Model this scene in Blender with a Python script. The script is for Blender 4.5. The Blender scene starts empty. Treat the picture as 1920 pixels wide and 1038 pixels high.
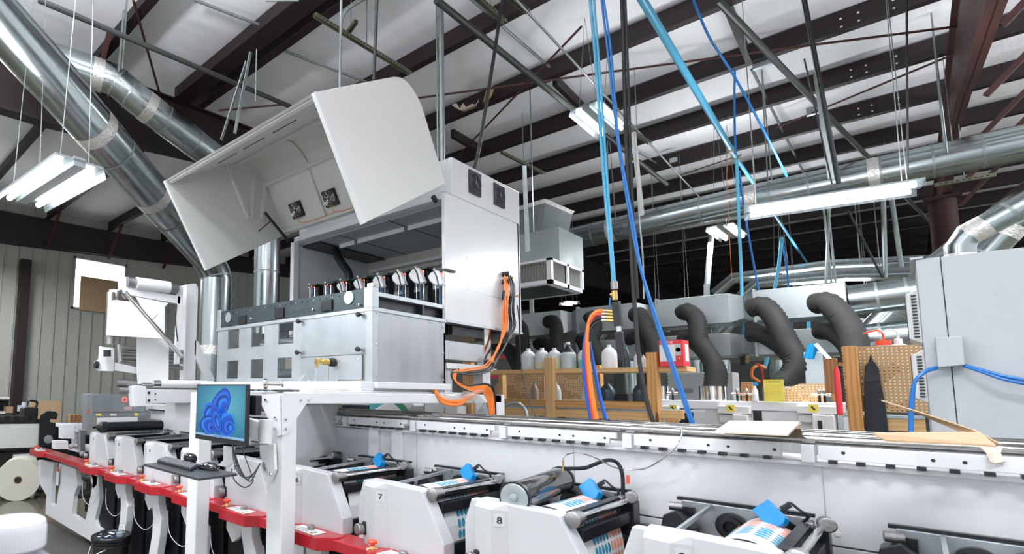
import bpy, bmesh, math, random
from mathutils import Vector, Matrix, noise
random.seed(7)
SC = bpy.context.scene
COL = SC.collection
V = Vector

# ------------------------------------------------------------------ camera
F, CX, CY = 1017.48, 598.10, 631.05           # focal length and principal point in pixels of the 1920x1038 frame
YAW, PIT, ROL = 0.83022732, 0.10046763, 0.01440459
EYE = V((0, 0, 1.65))
fw = V((-math.sin(YAW)*math.cos(PIT), math.cos(YAW)*math.cos(PIT), math.sin(PIT)))
r0 = V((math.cos(YAW), math.sin(YAW), 0)); u0 = r0.cross(fw)
rt = r0*math.cos(ROL) + u0*math.sin(ROL); up = u0*math.cos(ROL) - r0*math.sin(ROL)
cam_d = bpy.data.cameras.new('camera'); cam = bpy.data.objects.new('camera', cam_d); COL.objects.link(cam)
M = Matrix((rt, up, -fw)).transposed().to_4x4(); M.translation = EYE; cam.matrix_world = M
cam_d.sensor_width = 36; cam_d.lens = F/1920*36
cam_d.shift_x = (960-CX)/1920; cam_d.shift_y = (CY-519)/1920
cam_d.clip_start = .02; cam_d.clip_end = 200
cam_d.dof.use_dof = True; cam_d.dof.focus_distance = 4.0; cam_d.dof.aperture_fstop = 5.0
SC.camera = cam

# ------------------------------------------------------------------ light and exposure
SC.view_settings.view_transform = 'Standard'; SC.view_settings.look = 'None'
SC.view_settings.gamma = 1; SC.view_settings.use_curve_mapping = False
SC.view_settings.exposure = 0.14
w = bpy.data.worlds.new('ambient_fill'); SC.world = w; w.use_nodes = True
w.node_tree.nodes['Background'].inputs[0].default_value = (.92, .96, 1, 1)
w.node_tree.nodes['Background'].inputs[1].default_value = 1.15  # even white ambient fill, entering by the unbuilt sides of the hall
def area(name, loc, sx, sy, power, rot=(0, 0, 0), col=(.97, .985, 1)):
    d = bpy.data.lights.new(name, 'AREA'); d.shape = 'RECTANGLE'; d.size = sx; d.size_y = sy; d.energy = power; d.color = col
    o = bpy.data.objects.new(name, d); COL.objects.link(o); o.location = loc; o.rotation_euler = rot; return o
# unseen fill lamps added to brighten press, ceiling and walls; housings built further down
FILL_LAMPS = [(-2.9, .2, 4.6), (.8, .9, 4.6), (3.2, 5.0, 4.4), (-1.0, -2.2, 4.6), (-5.2, -.6, 4.6), (-8.2, .6, 4.6), (-12.0, 2.0, 4.6), (4.5, 9.0, 4.4), (6.5, 13.5, 4.4)]
FILL_POWERS = [(65, 400), (105, 400), (110, 300), (75, 120), (65, 20), (60, 6), (150, 6), (120, 360), (120, 300)]
for i, b in enumerate(FILL_LAMPS):
    area('fill_lamp', (b[0], b[1], b[2]-.09), 1.2, .4, FILL_POWERS[i][0])
    area('fill_uplight', (b[0], b[1], b[2]+.03), 1.2, .4, FILL_POWERS[i][1], (math.pi, 0, 0))

# ------------------------------------------------------------------ geometry helpers
def ray(x, y): return fw + rt*((x-CX)/F) - up*((y-CY)/F)
def P(x, y, **k):
    "the point of the room seen at pixel x,y on the plane X=, Y= or Z=, or at depth D="
    d = ray(x, y); a, v = next(iter(k.items()))
    if a == 'D': return EYE + d*v
    i = 'XYZ'.index(a); return EYE + d*((v-EYE[i])/d[i])
def roof(y): return 5.75 + .02*y

def spline(pts, n=8):
    pts = [V(p) for p in pts]; out = []
    for i in range(len(pts)-1):
        a = pts[max(i-1, 0)]; b = pts[i]; c = pts[i+1]; d = pts[min(i+2, len(pts)-1)]
        for j in range(n):
            t = j/n
            out.append(.5*((2*b) + (c-a)*t + (2*a-5*b+4*c-d)*t*t + (3*b-a-3*c+d)*t**3))
    out.append(pts[-1]); return out

class MB:
    def __init__(s): s.bm = bmesh.new()
    def poly(s, pts, vec):
        vec = V(vec); a = [s.bm.verts.new(V(p)) for p in pts]; b = [s.bm.verts.new(V(p)+vec) for p in pts]; n = len(a)
        try:
            s.bm.faces.new(a); s.bm.faces.new(b[::-1])
            for i in range(n): s.bm.faces.new((a[i], b[i], b[(i+1) % n], a[(i+1) % n]))
        except ValueError: pass
        return s
    def box(s, x0, x1, y0, y1, z0, z1):
        return s.poly([(x0, y0, z0), (x1, y0, z0), (x1, y1, z0), (x0, y1, z0)], (0, 0, z1-z0))
    def bar(s, p, q, w, h, upv=(0, 0, 1)):
        p, q = V(p), V(q); d = (q-p).normalized(); u = V(upv)
        if abs(d.dot(u)) > .99: u = V((0, 1, 0))
        r = d.cross(u).normalized()*w/2; t = r.cross(d).normalized()*h/2
        return s.poly([p-r-t, p+r-t, p+r+t, p-r+t], q-p)
    def tube(s, pts, r, n=10, caps=True, ridge=0, rr=None):
        pts = [V(p) for p in pts]
        if ridge:
            L = 0; q = [pts[0]]; step = ridge/2
            for a, b in zip(pts, pts[1:]):
                d = (b-a).length
                if d < 1e-6: continue
                t = step-L
                while t <= d: q.append(a+(b-a)*t/d); t += step
                L = d-(t-step)
            pts = q
        rings = []; t0 = (pts[1]-pts[0]).normalized()
        u = t0.orthogonal().normalized()
        for i, p in enumerate(pts):
            t = (pts[min(i+1, len(pts)-1)]-pts[max(i-1, 0)])
            t = t.normalized() if t.length > 1e-9 else t0
            u = (u-t*u.dot(t)); u = u.normalized() if u.length > 1e-6 else t.orthogonal().normalized()
            v = t.cross(u); R = rr[i] if rr else r
            if ridge and i % 2: R = r*.9
            rings.append([s.bm.verts.new(p+(u*math.cos(2*math.pi*k/n)+v*math.sin(2*math.pi*k/n))*R) for k in range(n)])
        for a, b in zip(rings, rings[1:]):
            for k in range(n): s.bm.faces.new((a[k], a[(k+1) % n], b[(k+1) % n], b[k]))
        if caps: s.bm.faces.new(rings[0][::-1]); s.bm.faces.new(rings[-1])
        return s
    def cyl(s, p, q, r, n=20): return s.tube([p, q], r, n)
    def lathe(s, base, prof, ax=(0, 0, 1), n=24):
        base = V(base); ax = V(ax).normalized()
        pts = [base+ax*z for r, z in prof]
        u = ax.orthogonal().normalized(); v = ax.cross(u); rings = []
        for (r, z), p in zip(prof, pts):
            rings.append([s.bm.verts.new(p+(u*math.cos(2*math.pi*k/n)+v*math.sin(2*math.pi*k/n))*max(r, 1e-4)) for k in range(n)])
        for a, b in zip(rings, rings[1:]):
            for k in range(n): s.bm.faces.new((a[k], a[(k+1) % n], b[(k+1) % n], b[k]))
        s.bm.faces.new(rings[0][::-1]); s.bm.faces.new(rings[-1]); return s
    def quadpanel(s, a, b, c, d, t):
        n = (V(b)-V(a)).cross(V(d)-V(a)).normalized()*t
        return s.poly([a, b, c, d], n)
    def text(s, body, org, right, upd, h, depth=.002, bold=0., wide=1.):
        cu = bpy.data.curves.new('t', 'FONT'); cu.body = body; cu.size = 1; cu.extrude = 0; cu.offset = bold
        o = bpy.data.objects.new('t', cu); COL.objects.link(o); dg = bpy.context.evaluated_depsgraph_get()
        me = bpy.data.meshes.new_from_object(o.evaluated_get(dg)); bpy.data.objects.remove(o)
        xs = [v.co.x for v in me.vertices]; ys = [v.co.y for v in me.vertices]
        k = h/(max(ys)-min(ys)); cx = (max(xs)+min(xs))/2; cy = (max(ys)+min(ys))/2
        R = V(right).normalized(); U = V(upd).normalized(); N = R.cross(U)
        vs = [s.bm.verts.new(V(org)+R*((v.co.x-cx)*k*wide)+U*((v.co.y-cy)*k)+N*depth) for v in me.vertices]
        for f in me.polygons:
            try: s.bm.faces.new([vs[i] for i in f.vertices])
            except ValueError: pass
        return s
    def build(s, name, m, parent=None, smooth=False, bevel=0, ang=35):
        bmesh.ops.recalc_face_normals(s.bm, faces=s.bm.faces)
        if parent is None:
            c = [v.co for v in s.bm.verts]; off = V(((min(p.x for p in c)+max(p.x for p in c))/2, (min(p.y for p in c)+max(p.y for p in c))/2, min(p.z for p in c)))
        else: off = OFF[parent.name]
        for v in s.bm.verts: v.co -= off
        me = bpy.data.meshes.new(name); s.bm.to_mesh(me); s.bm.free(); me.materials.append(m)
        o = bpy.data.objects.new(name, me); COL.objects.link(o)
        if parent is None: o.location = off
        else: o.parent = parent
        OFF[o.name] = off
        if smooth:
            me.shade_smooth(); me.set_sharp_from_angle(angle=math.radians(ang))
        if bevel:
            b = o.modifiers.new('bevel', 'BEVEL'); b.width = bevel; b.segments = 2; b.limit_method = 'ANGLE'; b.angle_limit = math.radians(40)
        return o
OFF = {}
def thing(name, label, cat, loc, group=None):
    o = bpy.data.objects.new(name, None); COL.objects.link(o); o.location = V(loc); o.empty_display_size = .1
    OFF[o.name] = V(loc); o['label'] = label; o['category'] = cat
    if group: o['group'] = group
    return o
def solo(mb, name, m, label, cat, group=None, **k):
    o = mb.build(name, m, **k); o['label'] = label; o['category'] = cat
    if group: o['group'] = group
    return o
def struct(mb, name, m, **k):
    o = mb.build(name, m, **k); o['kind'] = 'structure'; return o
def copy_thing(root, delta, label, skip=()):
    def rec(o, par):
        c = o.copy(); COL.objects.link(c); OFF[c.name] = OFF[o.name]+V(delta)
        if par: c.parent = par
        for ch in list(o.children):
            if ch.name not in skip: rec(ch, c)
        return c
    c = rec(root, None); c.location = root.location+V(delta); c['label'] = label; return c

# ------------------------------------------------------------------ materials
def mat(name, col, rough=.5, metal=0., var=0., scale=8., bump=0., bscale=60., emit=None, spec=.5, trans=0., coat=0., stretch=None, alpha=1.):
    m = bpy.data.materials.new(name); m.use_nodes = True; nt = m.node_tree; b = nt.nodes['Principled BSDF']
    b.inputs['Base Color'].default_value = (*col, 1); b.inputs['Roughness'].default_value = rough; b.inputs['Metallic'].default_value = metal
    b.inputs['Specular IOR Level'].default_value = spec; b.inputs['Transmission Weight'].default_value = trans; b.inputs['Coat Weight'].default_value = coat
    b.inputs['Alpha'].default_value = alpha
    if emit: b.inputs['Emission Color'].default_value = (*emit[0], 1); b.inputs['Emission Strength'].default_value = emit[1]
    if var or bump:
        tc = nt.nodes.new('ShaderNodeTexCoord'); mp = nt.nodes.new('ShaderNodeMapping'); nt.links.new(tc.outputs['Object'], mp.inputs[0])
        if stretch: mp.inputs['Scale'].default_value = stretch
    if var:
        n = nt.nodes.new('ShaderNodeTexNoise'); n.inputs['Scale'].default_value = scale; n.inputs['Detail'].default_value = 6
        nt.links.new(mp.outputs[0], n.inputs[0])
        mx = nt.nodes.new('ShaderNodeMix'); mx.data_type = 'RGBA'; nt.links.new(n.outputs['Fac'], mx.inputs[0])
        mx.inputs[6].default_value = (*[c*(1-var) for c in col], 1); mx.inputs[7].default_value = (*[min(1, c*(1+var)) for c in col], 1)
        nt.links.new(mx.outputs[2], b.inputs['Base Color'])
        mr = nt.nodes.new('ShaderNodeMapRange'); mr.inputs[3].default_value = max(0, rough-min(.12, var)); mr.inputs[4].default_value = min(1, rough+min(.15, var))
        nt.links.new(n.outputs['Fac'], mr.inputs[0]); nt.links.new(mr.outputs[0], b.inputs['Roughness'])
    if bump:
        n2 = nt.nodes.new('ShaderNodeTexNoise'); n2.inputs['Scale'].default_value = bscale; n2.inputs['Detail'].default_value = 4
        nt.links.new(mp.outputs[0], n2.inputs[0]); bp = nt.nodes.new('ShaderNodeBump'); bp.inputs['Strength'].default_value = bump; bp.inputs['Distance'].default_value = .02
        nt.links.new(n2.outputs['Fac'], bp.inputs['Height']); nt.links.new(bp.outputs[0], b.inputs['Normal'])
    return m
WHITE = mat('white_paint', (.74, .76, .79), .35, var=.03, scale=3)
COVERW = mat('cover_paint', (.52, .545, .57), .36)
COOLW = mat('cool_white_paint', (.68, .70, .73), .38, var=.03, scale=2)
HOODW = mat('hood_white', (.70, .71, .70), .5, var=.02)
GREYP = mat('cabinet_grey_paint', (.46, .49, .52), .45, var=.04, bump=.05, bscale=300)
ALU = mat('brushed_aluminium', (.48, .51, .54), .42, .75, var=.16, scale=7, bump=.02)
ALU2 = mat('frosted_aluminium', (.42, .46, .49), .40, .8, var=.22, scale=5)
BLKALU = mat('dark_anodised_plate', (.055, .075, .085), .38, .6, var=.35, scale=6, stretch=(1, 1, 6))
DUCT = mat('galvanised_duct', (.38, .43, .44), .24, 1, var=.14, scale=3, bump=.02, bscale=8, stretch=(1, 1, .4))
DUCTB = mat('galvanised_box_duct', (.30, .33, .34), .42, .8, var=.18, scale=2)
TAPE = mat('foil_tape', (.75, .73, .70), .35, .8, var=.25, scale=30, bump=.5, bscale=40)
STEEL = mat('maroon_steel', (.014, .006, .008), .5, var=.3, scale=4)
STEELR = mat('red_oxide_steel', (.050, .014, .012), .55, var=.4, scale=6)
GALV = mat('galvanised_strut', (.30, .34, .34), .4, .7, var=.2)
STRUT = mat('gold_zinc_strut', (.26, .26, .19), .45, .7, var=.2)
DARKP = mat('dark_pipe', (.05, .055, .055), .45, .4, var=.3)
INSUL = mat('white_vinyl_insulation', (.86, .87, .91), .6, var=.04, scale=1.5, bump=.5, bscale=2.2, stretch=(3, .8, 1))
CHROME = mat('polished_chrome', (.80, .80, .80), .12, 1, var=.1, scale=20)
RODM = mat('ground_steel_rod', (.36, .35, .34), .14, 1, var=.2, scale=4, stretch=(.3, 8, 8))
KNURL = mat('knurled_steel', (.33, .33, .33), .33, 1, bump=.3, bscale=300)
BLACK = mat('black_plastic', (.012, .013, .015), .35)
BLACKM = mat('black_machine_paint', (.018, .020, .023), .32, .3, var=.5, scale=20)
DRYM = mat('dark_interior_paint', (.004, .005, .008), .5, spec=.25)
RUBBER = mat('black_rubber', (.02, .021, .022), .6)
RED = mat('red_gloss_paint', (.40, .004, .014), .22, coat=.25, var=.05)
ESTOP = mat('emergency_red', (.85, .09, .04), .3)
YEL = mat('pale_yellow_ring', (.80, .68, .28), .4)
PANELW = mat('panel_white', (.75, .76, .76), .35)
GREEN = mat('green_mark', (.02, .30, .15), .4)
CYAN = mat('sensor_blue', (.0, .22, .54), .35)
ORANGE = mat('orange_cable', (.90, .24, .035), .4)
REDH = mat('red_hose', (.62, .07, .04), .35)
BLUEH = mat('deep_blue_hose', (.005, .10, .52), .3)
SKYH = mat('light_blue_pipe', (.09, .40, .62), .3)
AIRB = mat('air_line_blue', (.015, .16, .50), .35)
BRASS = mat('brass', (.62, .42, .14), .3, .9, var=.1)
FLEX = mat('flex_hose_dark', (.009, .0095, .009), .8, var=.15)
CARD = mat('cardboard', (.46, .31, .19), .85, var=.08, scale=20)
CARDP = mat('pale_cardboard', (.72, .62, .52), .85, var=.05)
PAPER = mat('white_web_paper', (.82, .83, .84), .4, bump=.03, bscale=5)
ROLLP = mat('cream_paper_roll', (.62, .61, .53), .6, var=.04)
GLASSP = mat('clear_plastic', (.80, .85, .88), .15, trans=.6, alpha=.45)
HDPE = mat('translucent_hdpe', (.80, .84, .88), .4, trans=.25)
INKD = mat('dark_ink_jug', (.03, .055, .075), .3, var=.4, scale=12)
WALLM = mat('wall_siding_paint', (.40, .41, .37), .5, var=.05, scale=3)
CONC = mat('polished_concrete', (.15, .145, .11), .12, var=.25, scale=1.2)
MAT_M = mat('ribbed_floor_mat', (.045, .045, .045), .6, var=.3, scale=30, stretch=(.5, 12, 1))
LAMP = mat('lamp_tube', (1, 1, 1), .4, emit=((.93, .98, 1), 9))
LAMPF = mat('lamp_tube_far', (1, 1, 1), .4, emit=((1, 1, .9), 5))
CLEARP = mat('prismatic_lens', (.75, .82, .86), .2, trans=.7, alpha=.35)
FIX = mat('fixture_grey', (.42, .47, .50), .35, .6)
GLASS = mat('window_glass', (.95, 1, 1), .02, trans=1, alpha=.12)
SKYM = mat('daylight_behind_window', (1, 1, 1), 1, emit=((.96, .98, 1), 3))
LED = mat('red_status_led', (1, .05, .02), .4, emit=((1, .06, .02), 6))
YSIGN = mat('yellow_sign', (.88, .74, .12), .45)
REDB = mat('red_carton', (.72, .03, .04), .45)
TEAL = mat('teal_plastic', (.12, .50, .55), .4)
GLOVE = mat('black_cloth', (.012, .016, .022), .7)
FANG = mat('fan_grille', (.10, .11, .12), .4, .5)

def wood(name, a, b, horiz=False):
    m = bpy.data.materials.new(name); m.use_nodes = True; nt = m.node_tree; bs = nt.nodes['Principled BSDF']; bs.inputs['Roughness'].default_value = .65
    tc = nt.nodes.new('ShaderNodeTexCoord'); mp = nt.nodes.new('ShaderNodeMapping'); mp.inputs['Scale'].default_value = (1.2, 5, 9) if horiz else (9, 5, 1.2)
    wv = nt.nodes.new('ShaderNodeTexWave'); wv.inputs['Scale'].default_value = 1.1; wv.inputs['Distortion'].default_value = 5; wv.inputs['Detail'].default_value = 3; wv.bands_direction = 'Z' if horiz else 'X'
    rp = nt.nodes.new('ShaderNodeValToRGB'); rp.color_ramp.elements[0].color = (*a, 1); rp.color_ramp.elements[1].color = (*b, 1); rp.color_ramp.elements[1].position = .7
    vo = nt.nodes.new('ShaderNodeTexVoronoi'); vo.inputs['Scale'].default_value = .42 if horiz else .5; nt.links.new(mp.outputs[0], vo.inputs[0])
    kn = nt.nodes.new('ShaderNodeMath'); kn.operation = 'LESS_THAN'; kn.inputs[1].default_value = .10; nt.links.new(vo.outputs['Distance'], kn.inputs[0])
    mx = nt.nodes.new('ShaderNodeMix'); mx.data_type = 'RGBA'; mx.inputs[7].default_value = (.13, .055, .02, 1); nt.links.new(kn.outputs[0], mx.inputs[0]); nt.links.new(rp.outputs[0], mx.inputs[6])
    nt.links.new(tc.outputs['Object'], mp.inputs[0]); nt.links.new(mp.outputs[0], wv.inputs[0]); nt.links.new(wv.outputs['Fac'], rp.inputs[0]); nt.links.new(mx.outputs[2], bs.inputs['Base Color'])
    return m
WOOD = wood('pine_lumber', (.44, .20, .055), (.56, .30, .10))
WOODL = wood('pine_lumber_light', (.56, .33, .14), (.64, .41, .19))
WOODH = wood('pine_board', (.42, .20, .06), (.54, .29, .10), True)
WOODLH = wood('pine_board_light', (.58, .34, .14), (.66, .42, .19), True)
WOODR = wood('brown_plank', (.24, .10, .04), (.36, .16, .06))

def pegmat():
    m = bpy.data.materials.new('pegboard'); m.use_nodes = True; nt = m.node_tree; bs = nt.nodes['Principled BSDF']; bs.inputs['Roughness'].default_value = .7
    tc = nt.nodes.new('ShaderNodeTexCoord'); sx = nt.nodes.new('ShaderNodeSeparateXYZ'); nt.links.new(tc.outputs['Object'], sx.inputs[0])
    def f(out):
        a = nt.nodes.new('ShaderNodeMath'); a.operation = 'MULTIPLY'; a.inputs[1].default_value = 1/.0254; nt.links.new(out, a.inputs[0])
        b = nt.nodes.new('ShaderNodeMath'); b.operation = 'FRACT'; nt.links.new(a.outputs[0], b.inputs[0])
        c = nt.nodes.new('ShaderNodeMath'); c.operation = 'SUBTRACT'; c.inputs[1].default_value = .5; nt.links.new(b.outputs[0], c.inputs[0])
        d = nt.nodes.new('ShaderNodeMath'); d.operation = 'POWER'; d.inputs[1].default_value = 2; nt.links.new(c.outputs[0], d.inputs[0]); return d
    a, b = f(sx.outputs[0]), f(sx.outputs[2])
    s = nt.nodes.new('ShaderNodeMath'); nt.links.new(a.outputs[0], s.inputs[0]); nt.links.new(b.outputs[0], s.inputs[1])
    l = nt.nodes.new('ShaderNodeMath'); l.operation = 'LESS_THAN'; l.inputs[1].default_value = .035; nt.links.new(s.outputs[0], l.inputs[0])
    n = nt.nodes.new('ShaderNodeTexNoise'); n.inputs['Scale'].default_value = 5; nt.links.new(tc.outputs['Object'], n.inputs[0])
    g = nt.nodes.new('ShaderNodeMath'); g.operation = 'GREATER_THAN'; g.inputs[1].default_value = .47; nt.links.new(n.outputs['Fac'], g.inputs[0])
    hc = nt.nodes.new('ShaderNodeMix'); hc.data_type = 'RGBA'; hc.inputs[6].default_value = (.06, .04, .03, 1); hc.inputs[7].default_value = (.85, .83, .78, 1); nt.links.new(g.outputs[0], hc.inputs[0])
    mx = nt.nodes.new('ShaderNodeMix'); mx.data_type = 'RGBA'; mx.inputs[6].default_value = (.48, .30, .14, 1); nt.links.new(hc.outputs[2], mx.inputs[7]); nt.links.new(l.outputs[0], mx.inputs[0])
    nt.links.new(mx.outputs[2], bs.inputs['Base Color']); return m
PEG = pegmat()

def webmat():
    "white label web printed with rows of blue and salmon ovals; coordinates are metres in the station"
    m = bpy.data.materials.new('printed_web'); m.use_nodes = True; nt = m.node_tree; bs = nt.nodes['Principled BSDF']; bs.inputs['Roughness'].default_value = .3
    tc = nt.nodes.new('ShaderNodeTexCoord'); sx = nt.nodes.new('ShaderNodeSeparateXYZ'); nt.links.new(tc.outputs['UV'], sx.inputs[0])
    def mth(op, a, b=None):
        n = nt.nodes.new('ShaderNodeMath'); n.operation = op
        for i, v in enumerate((a, b)):
            if v is None: continue
            if isinstance(v, (int, float)): n.inputs[i].default_value = v
            else: nt.links.new(v, n.inputs[i])
        return n.outputs[0]
    u, v = sx.outputs[0], sx.outputs[1]
    fu = mth('SUBTRACT', mth('FRACT', mth('MULTIPLY', u, 1/.052)), .5); fv = mth('SUBTRACT', mth('FRACT', mth('MULTIPLY', v, 1/.034)), .5)
    e = mth('ADD', mth('POWER', mth('MULTIPLY', fu, 2.35), 2), mth('POWER', mth('MULTIPLY', fv, 2.3), 2))
    dot = mth('LESS_THAN', e, 1)
    vv = mth('MULTIPLY', v, 1)
    sal = mth('GREATER_THAN', vv, .272)
    lo = mth('GREATER_THAN', vv, .102); hi = mth('LESS_THAN', vv, .442)
    dot = mth('MULTIPLY', mth('MULTIPLY', dot, lo), hi)
    c = nt.nodes.new('ShaderNodeMix'); c.data_type = 'RGBA'; c.inputs[6].default_value = (.055, .30, .47, 1); c.inputs[7].default_value = (.85, .36, .26, 1); nt.links.new(sal, c.inputs[0])
    mx = nt.nodes.new('ShaderNodeMix'); mx.data_type = 'RGBA'; mx.inputs[6].default_value = (.84, .85, .87, 1); nt.links.new(c.outputs[2], mx.inputs[7]); nt.links.new(dot, mx.inputs[0])
    nt.links.new(mx.outputs[2], bs.inputs['Base Color']); return m
WEB = webmat()

def screenmat():
    m = bpy.data.materials.new('lit_screen'); m.use_nodes = True; nt = m.node_tree; bs = nt.nodes['Principled BSDF']; bs.inputs['Roughness'].default_value = .25; bs.inputs['Base Color'].default_value = (.01, .02, .03, 1)
    tc = nt.nodes.new('ShaderNodeTexCoord'); gr = nt.nodes.new('ShaderNodeVectorMath'); gr.operation = 'DISTANCE'; gr.inputs[1].default_value = (.62, .62, 0); nt.links.new(tc.outputs['UV'], gr.inputs[0])
    rp = nt.nodes.new('ShaderNodeValToRGB'); rp.color_ramp.elements[0].color = (.10, .42, .52, 1); rp.color_ramp.elements[1].color = (.0, .115, .24, 1); rp.color_ramp.elements[1].position = .75
    nt.links.new(gr.outputs['Value'], rp.inputs[0]); nt.links.new(rp.outputs[0], bs.inputs['Emission Color']); bs.inputs['Emission Strength'].default_value = .9; return m
SCREEN = screenmat()
def emitcol(name, c, s=.9): return mat(name, tuple(x*.2 for x in c), .4, emit=(c, s))

# ------------------------------------------------------------------ the building
XL, XR, YN, YB = -14.5, 11., -6., 34.
struct(MB().box(XL, XR, YN, YB, -.1, 0), 'floor', CONC)
# ceiling: white vinyl-faced insulation sagging between the purlins
PY = [-3.8+1.546*i for i in range(24)]
PY = [-2.29, -.744, .80, 2.35] + [3.90+1.546*i for i in range(19)]
mb = MB(); nx, rows = 90, []
ys = []
for a, b in zip([YN]+PY, PY+[YB]): ys += [a+(b-a)*j/5 for j in range(5)]
ys.append(YB)
def sag(y):
    for a, b in zip(PY, PY[1:]):
        if a <= y <= b: return math.sin(math.pi*(y-a)/(b-a))
    return 0
for y in ys:
    rows.append([mb.bm.verts.new((XL+(XR-XL)*i/nx, y, roof(y)+.30-.05*sag(y)+.018*noise.noise(V((XL+(XR-XL)*i/nx*1.1, y*1.3, 3))))) for i in range(nx+1)])
for a, b in zip(rows, rows[1:]):
    for i in range(nx): mb.bm.faces.new((a[i], b[i], b[i+1], a[i+1]))
struct(mb, 'ceiling', INSUL, smooth=True, ang=80)
struct(MB().box(XL, XR, YB, YB+.1, 0, 6.7), 'wall_back', mat('far_wall', (.30, .30, .29), .7, var=.05))
# ribbed siding of the end wall
wy0, wy1, wz0, wz1 = 4.60, 6.0, 3.68, 5.05
mb = MB()
def rib(y, z0, z1, w=.035): mb.box(XL, XL+.035, y, y+w, z0, z1)
pts = [(XL, YN, 0), (XL, wy0, 0), (XL, wy0, 6.25), (XL, YN, 6.0)]
mb.poly(pts, (-.08, 0, 0)); mb.poly([(XL, wy1, 0), (XL, YB, 0), (XL, YB, 6.8), (XL, wy1, 6.25)], (-.08, 0, 0))
mb.poly([(XL, wy0, 0), (XL, wy1, 0), (XL, wy1, wz0), (XL, wy0, wz0)], (-.08, 0, 0)); mb.poly([(XL, wy0, wz1), (XL, wy1, wz1), (XL, wy1, 6.25), (XL, wy0, 6.25)], (-.08, 0, 0))
y = -1.
while y < 20:
    if wy0-.05 < y < wy1: rib(y, 0, wz0-.05)
    else: rib(y, 0, 6.1)
    y += .305
struct(mb, 'wall_left', WALLM)
fr = struct(MB().box(XL-.05, XL+.05, wy0, wy0+.05, wz0, wz1).box(XL-.05, XL+.05, wy1-.05, wy1, wz0, wz1).box(XL-.05, XL+.05, wy0, wy1, wz1-.05, wz1).box(XL-.05, XL+.05, wy0, wy1, wz0, wz0+.05), 'window_1', mat('window_frame_paint', (.35, .36, .38), .5))
MB().box(XL-.01, XL, wy0+.05, wy1-.05, wz0+.05, wz1-.05).build('glass_pane', GLASS, fr)
MB().box(XL-.30, XL-.29, wy0-.2, wy1+.2, wz0-.2, wz1+.2).build('bright_daylight', SKYM, fr)
solo(MB().box(XL+.06, XL+.075, 4.78, 6.02, 3.66, 4.55), 'brown_panel', CARD, 'brown board covering the lower part of the high window', 'board')
# girt and end frame columns
struct(MB().box(XL+.04, XL+.26, 3.34, 3.56, 0, 4.72), 'wall_column', STEEL)
mb = MB().poly([(XL+.1, YN, 5.0), (XL+.1, 3.1, 5.05), (XL+.1, 8.6, 5.36), (XL+.1, 12, 5.6), (XL+.1, 12, roof(12)), (XL+.1, YN, roof(YN))], (.06, 0, 0))
mb.poly([(XL+.03, YN, 5.0), (XL+.03, 3.1, 5.05), (XL+.03, 8.6, 5.36), (XL+.03, 12, 5.6), (XL+.03, 12, 5.62), (XL+.03, 8.6, 5.38), (XL+.03, 3.1, 5.07), (XL+.03, YN, 5.02)], (.2, 0, 0))
struct(mb, 'end_rafter', STEEL)
# purlins, one by one
for i, y in enumerate(PY):
    z = roof(y); d = .28
    mb = MB().box(XL, XR, y-.012, y+.012, z, z+d).box(XL, XR, y-.10, y, z-.006, z+.006).box(XL, XR, y, y+.07, z+d-.01, z+d)
    if abs(y-3.9) < .01: mb.box(-7, XR, y-.42, y-.30, z-.02, z+.2).box(-7, XR, y-.48, y-.24, z-.035, z-.02)
    pu = struct(mb, 'roof_purlin', STEEL)
    if 5 < y < 12.5:
        for px, py in ((1577, 45), (1610, 35), (1676, 15)):
            for dz in (.08, .18): MB().lathe((P(px, py, Y=8.54).x, y-.013, z+dz), [(.012, 0), (.012, .006), (.004, .008)], (0, -1, 0), 8).build('bolt', PANELW, pu)
# main rafters in the bay lines
def rafter(x, bot, m1, m2, name='main_rafter', w_=.10):
    top = [(x, bot[-1][0], roof(bot[-1][0])), (x, bot[0][0], roof(bot[0][0]))]
    mb = MB().poly([(x-.006, a, b) for a, b in bot]+[(x-.006, t[1], t[2]) for t in top], (.012, 0, 0))
    for (a, b), (c, d) in zip(bot, bot[1:]): mb.poly([(x-w_, a, b), (x+w_, a, b), (x+w_, c, d), (x-w_, c, d)], (0, 0, .02))
    mb.poly([(x-w_, top[0][1], top[0][2]-.02), (x+w_, top[0][1], top[0][2]-.02), (x+w_, top[1][1], top[1][2]-.02), (x-w_, top[1][1], top[1][2]-.02)], (0, 0, .02))
    return struct(mb, name, m1)
rafter(-7., [(-6, 4.75), (1.8, 4.86), (5.0, 5.15), (9.5, 5.45), (13.5, 4.95), (14.4, 4.95), (22, 5.5), (33, 5.2)], STEEL, STEEL)
d = V((.6, 13.8, 5.16))
rafter(.6, [(-6, 4.2), (3, 4.3), (6.17, 4.58), (8.93, 5.0), (9.1, 5.07), (11.5, 5.34), (13.8, 5.16), (14.4, 5.16), (24, 5.7), (33, 5.4)], STEELR, STEELR, w_=.055)
rafter(8.1, [(-6, 4.7), (9, 5.2), (13, 5.0), (20, 5.6), (33, 5.3)], STEEL, STEEL)
cpos = P(1776, 470, Y=d.y+.3)
struct(MB().cyl((cpos.x, cpos.y, 0), (cpos.x, cpos.y, d.z), .17, 20).box(cpos.x-.22, cpos.x+.22, cpos.y-.22, cpos.y+.22, d.z-.06, d.z-.02), 'pipe_column', STEELR, smooth=True)
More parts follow.
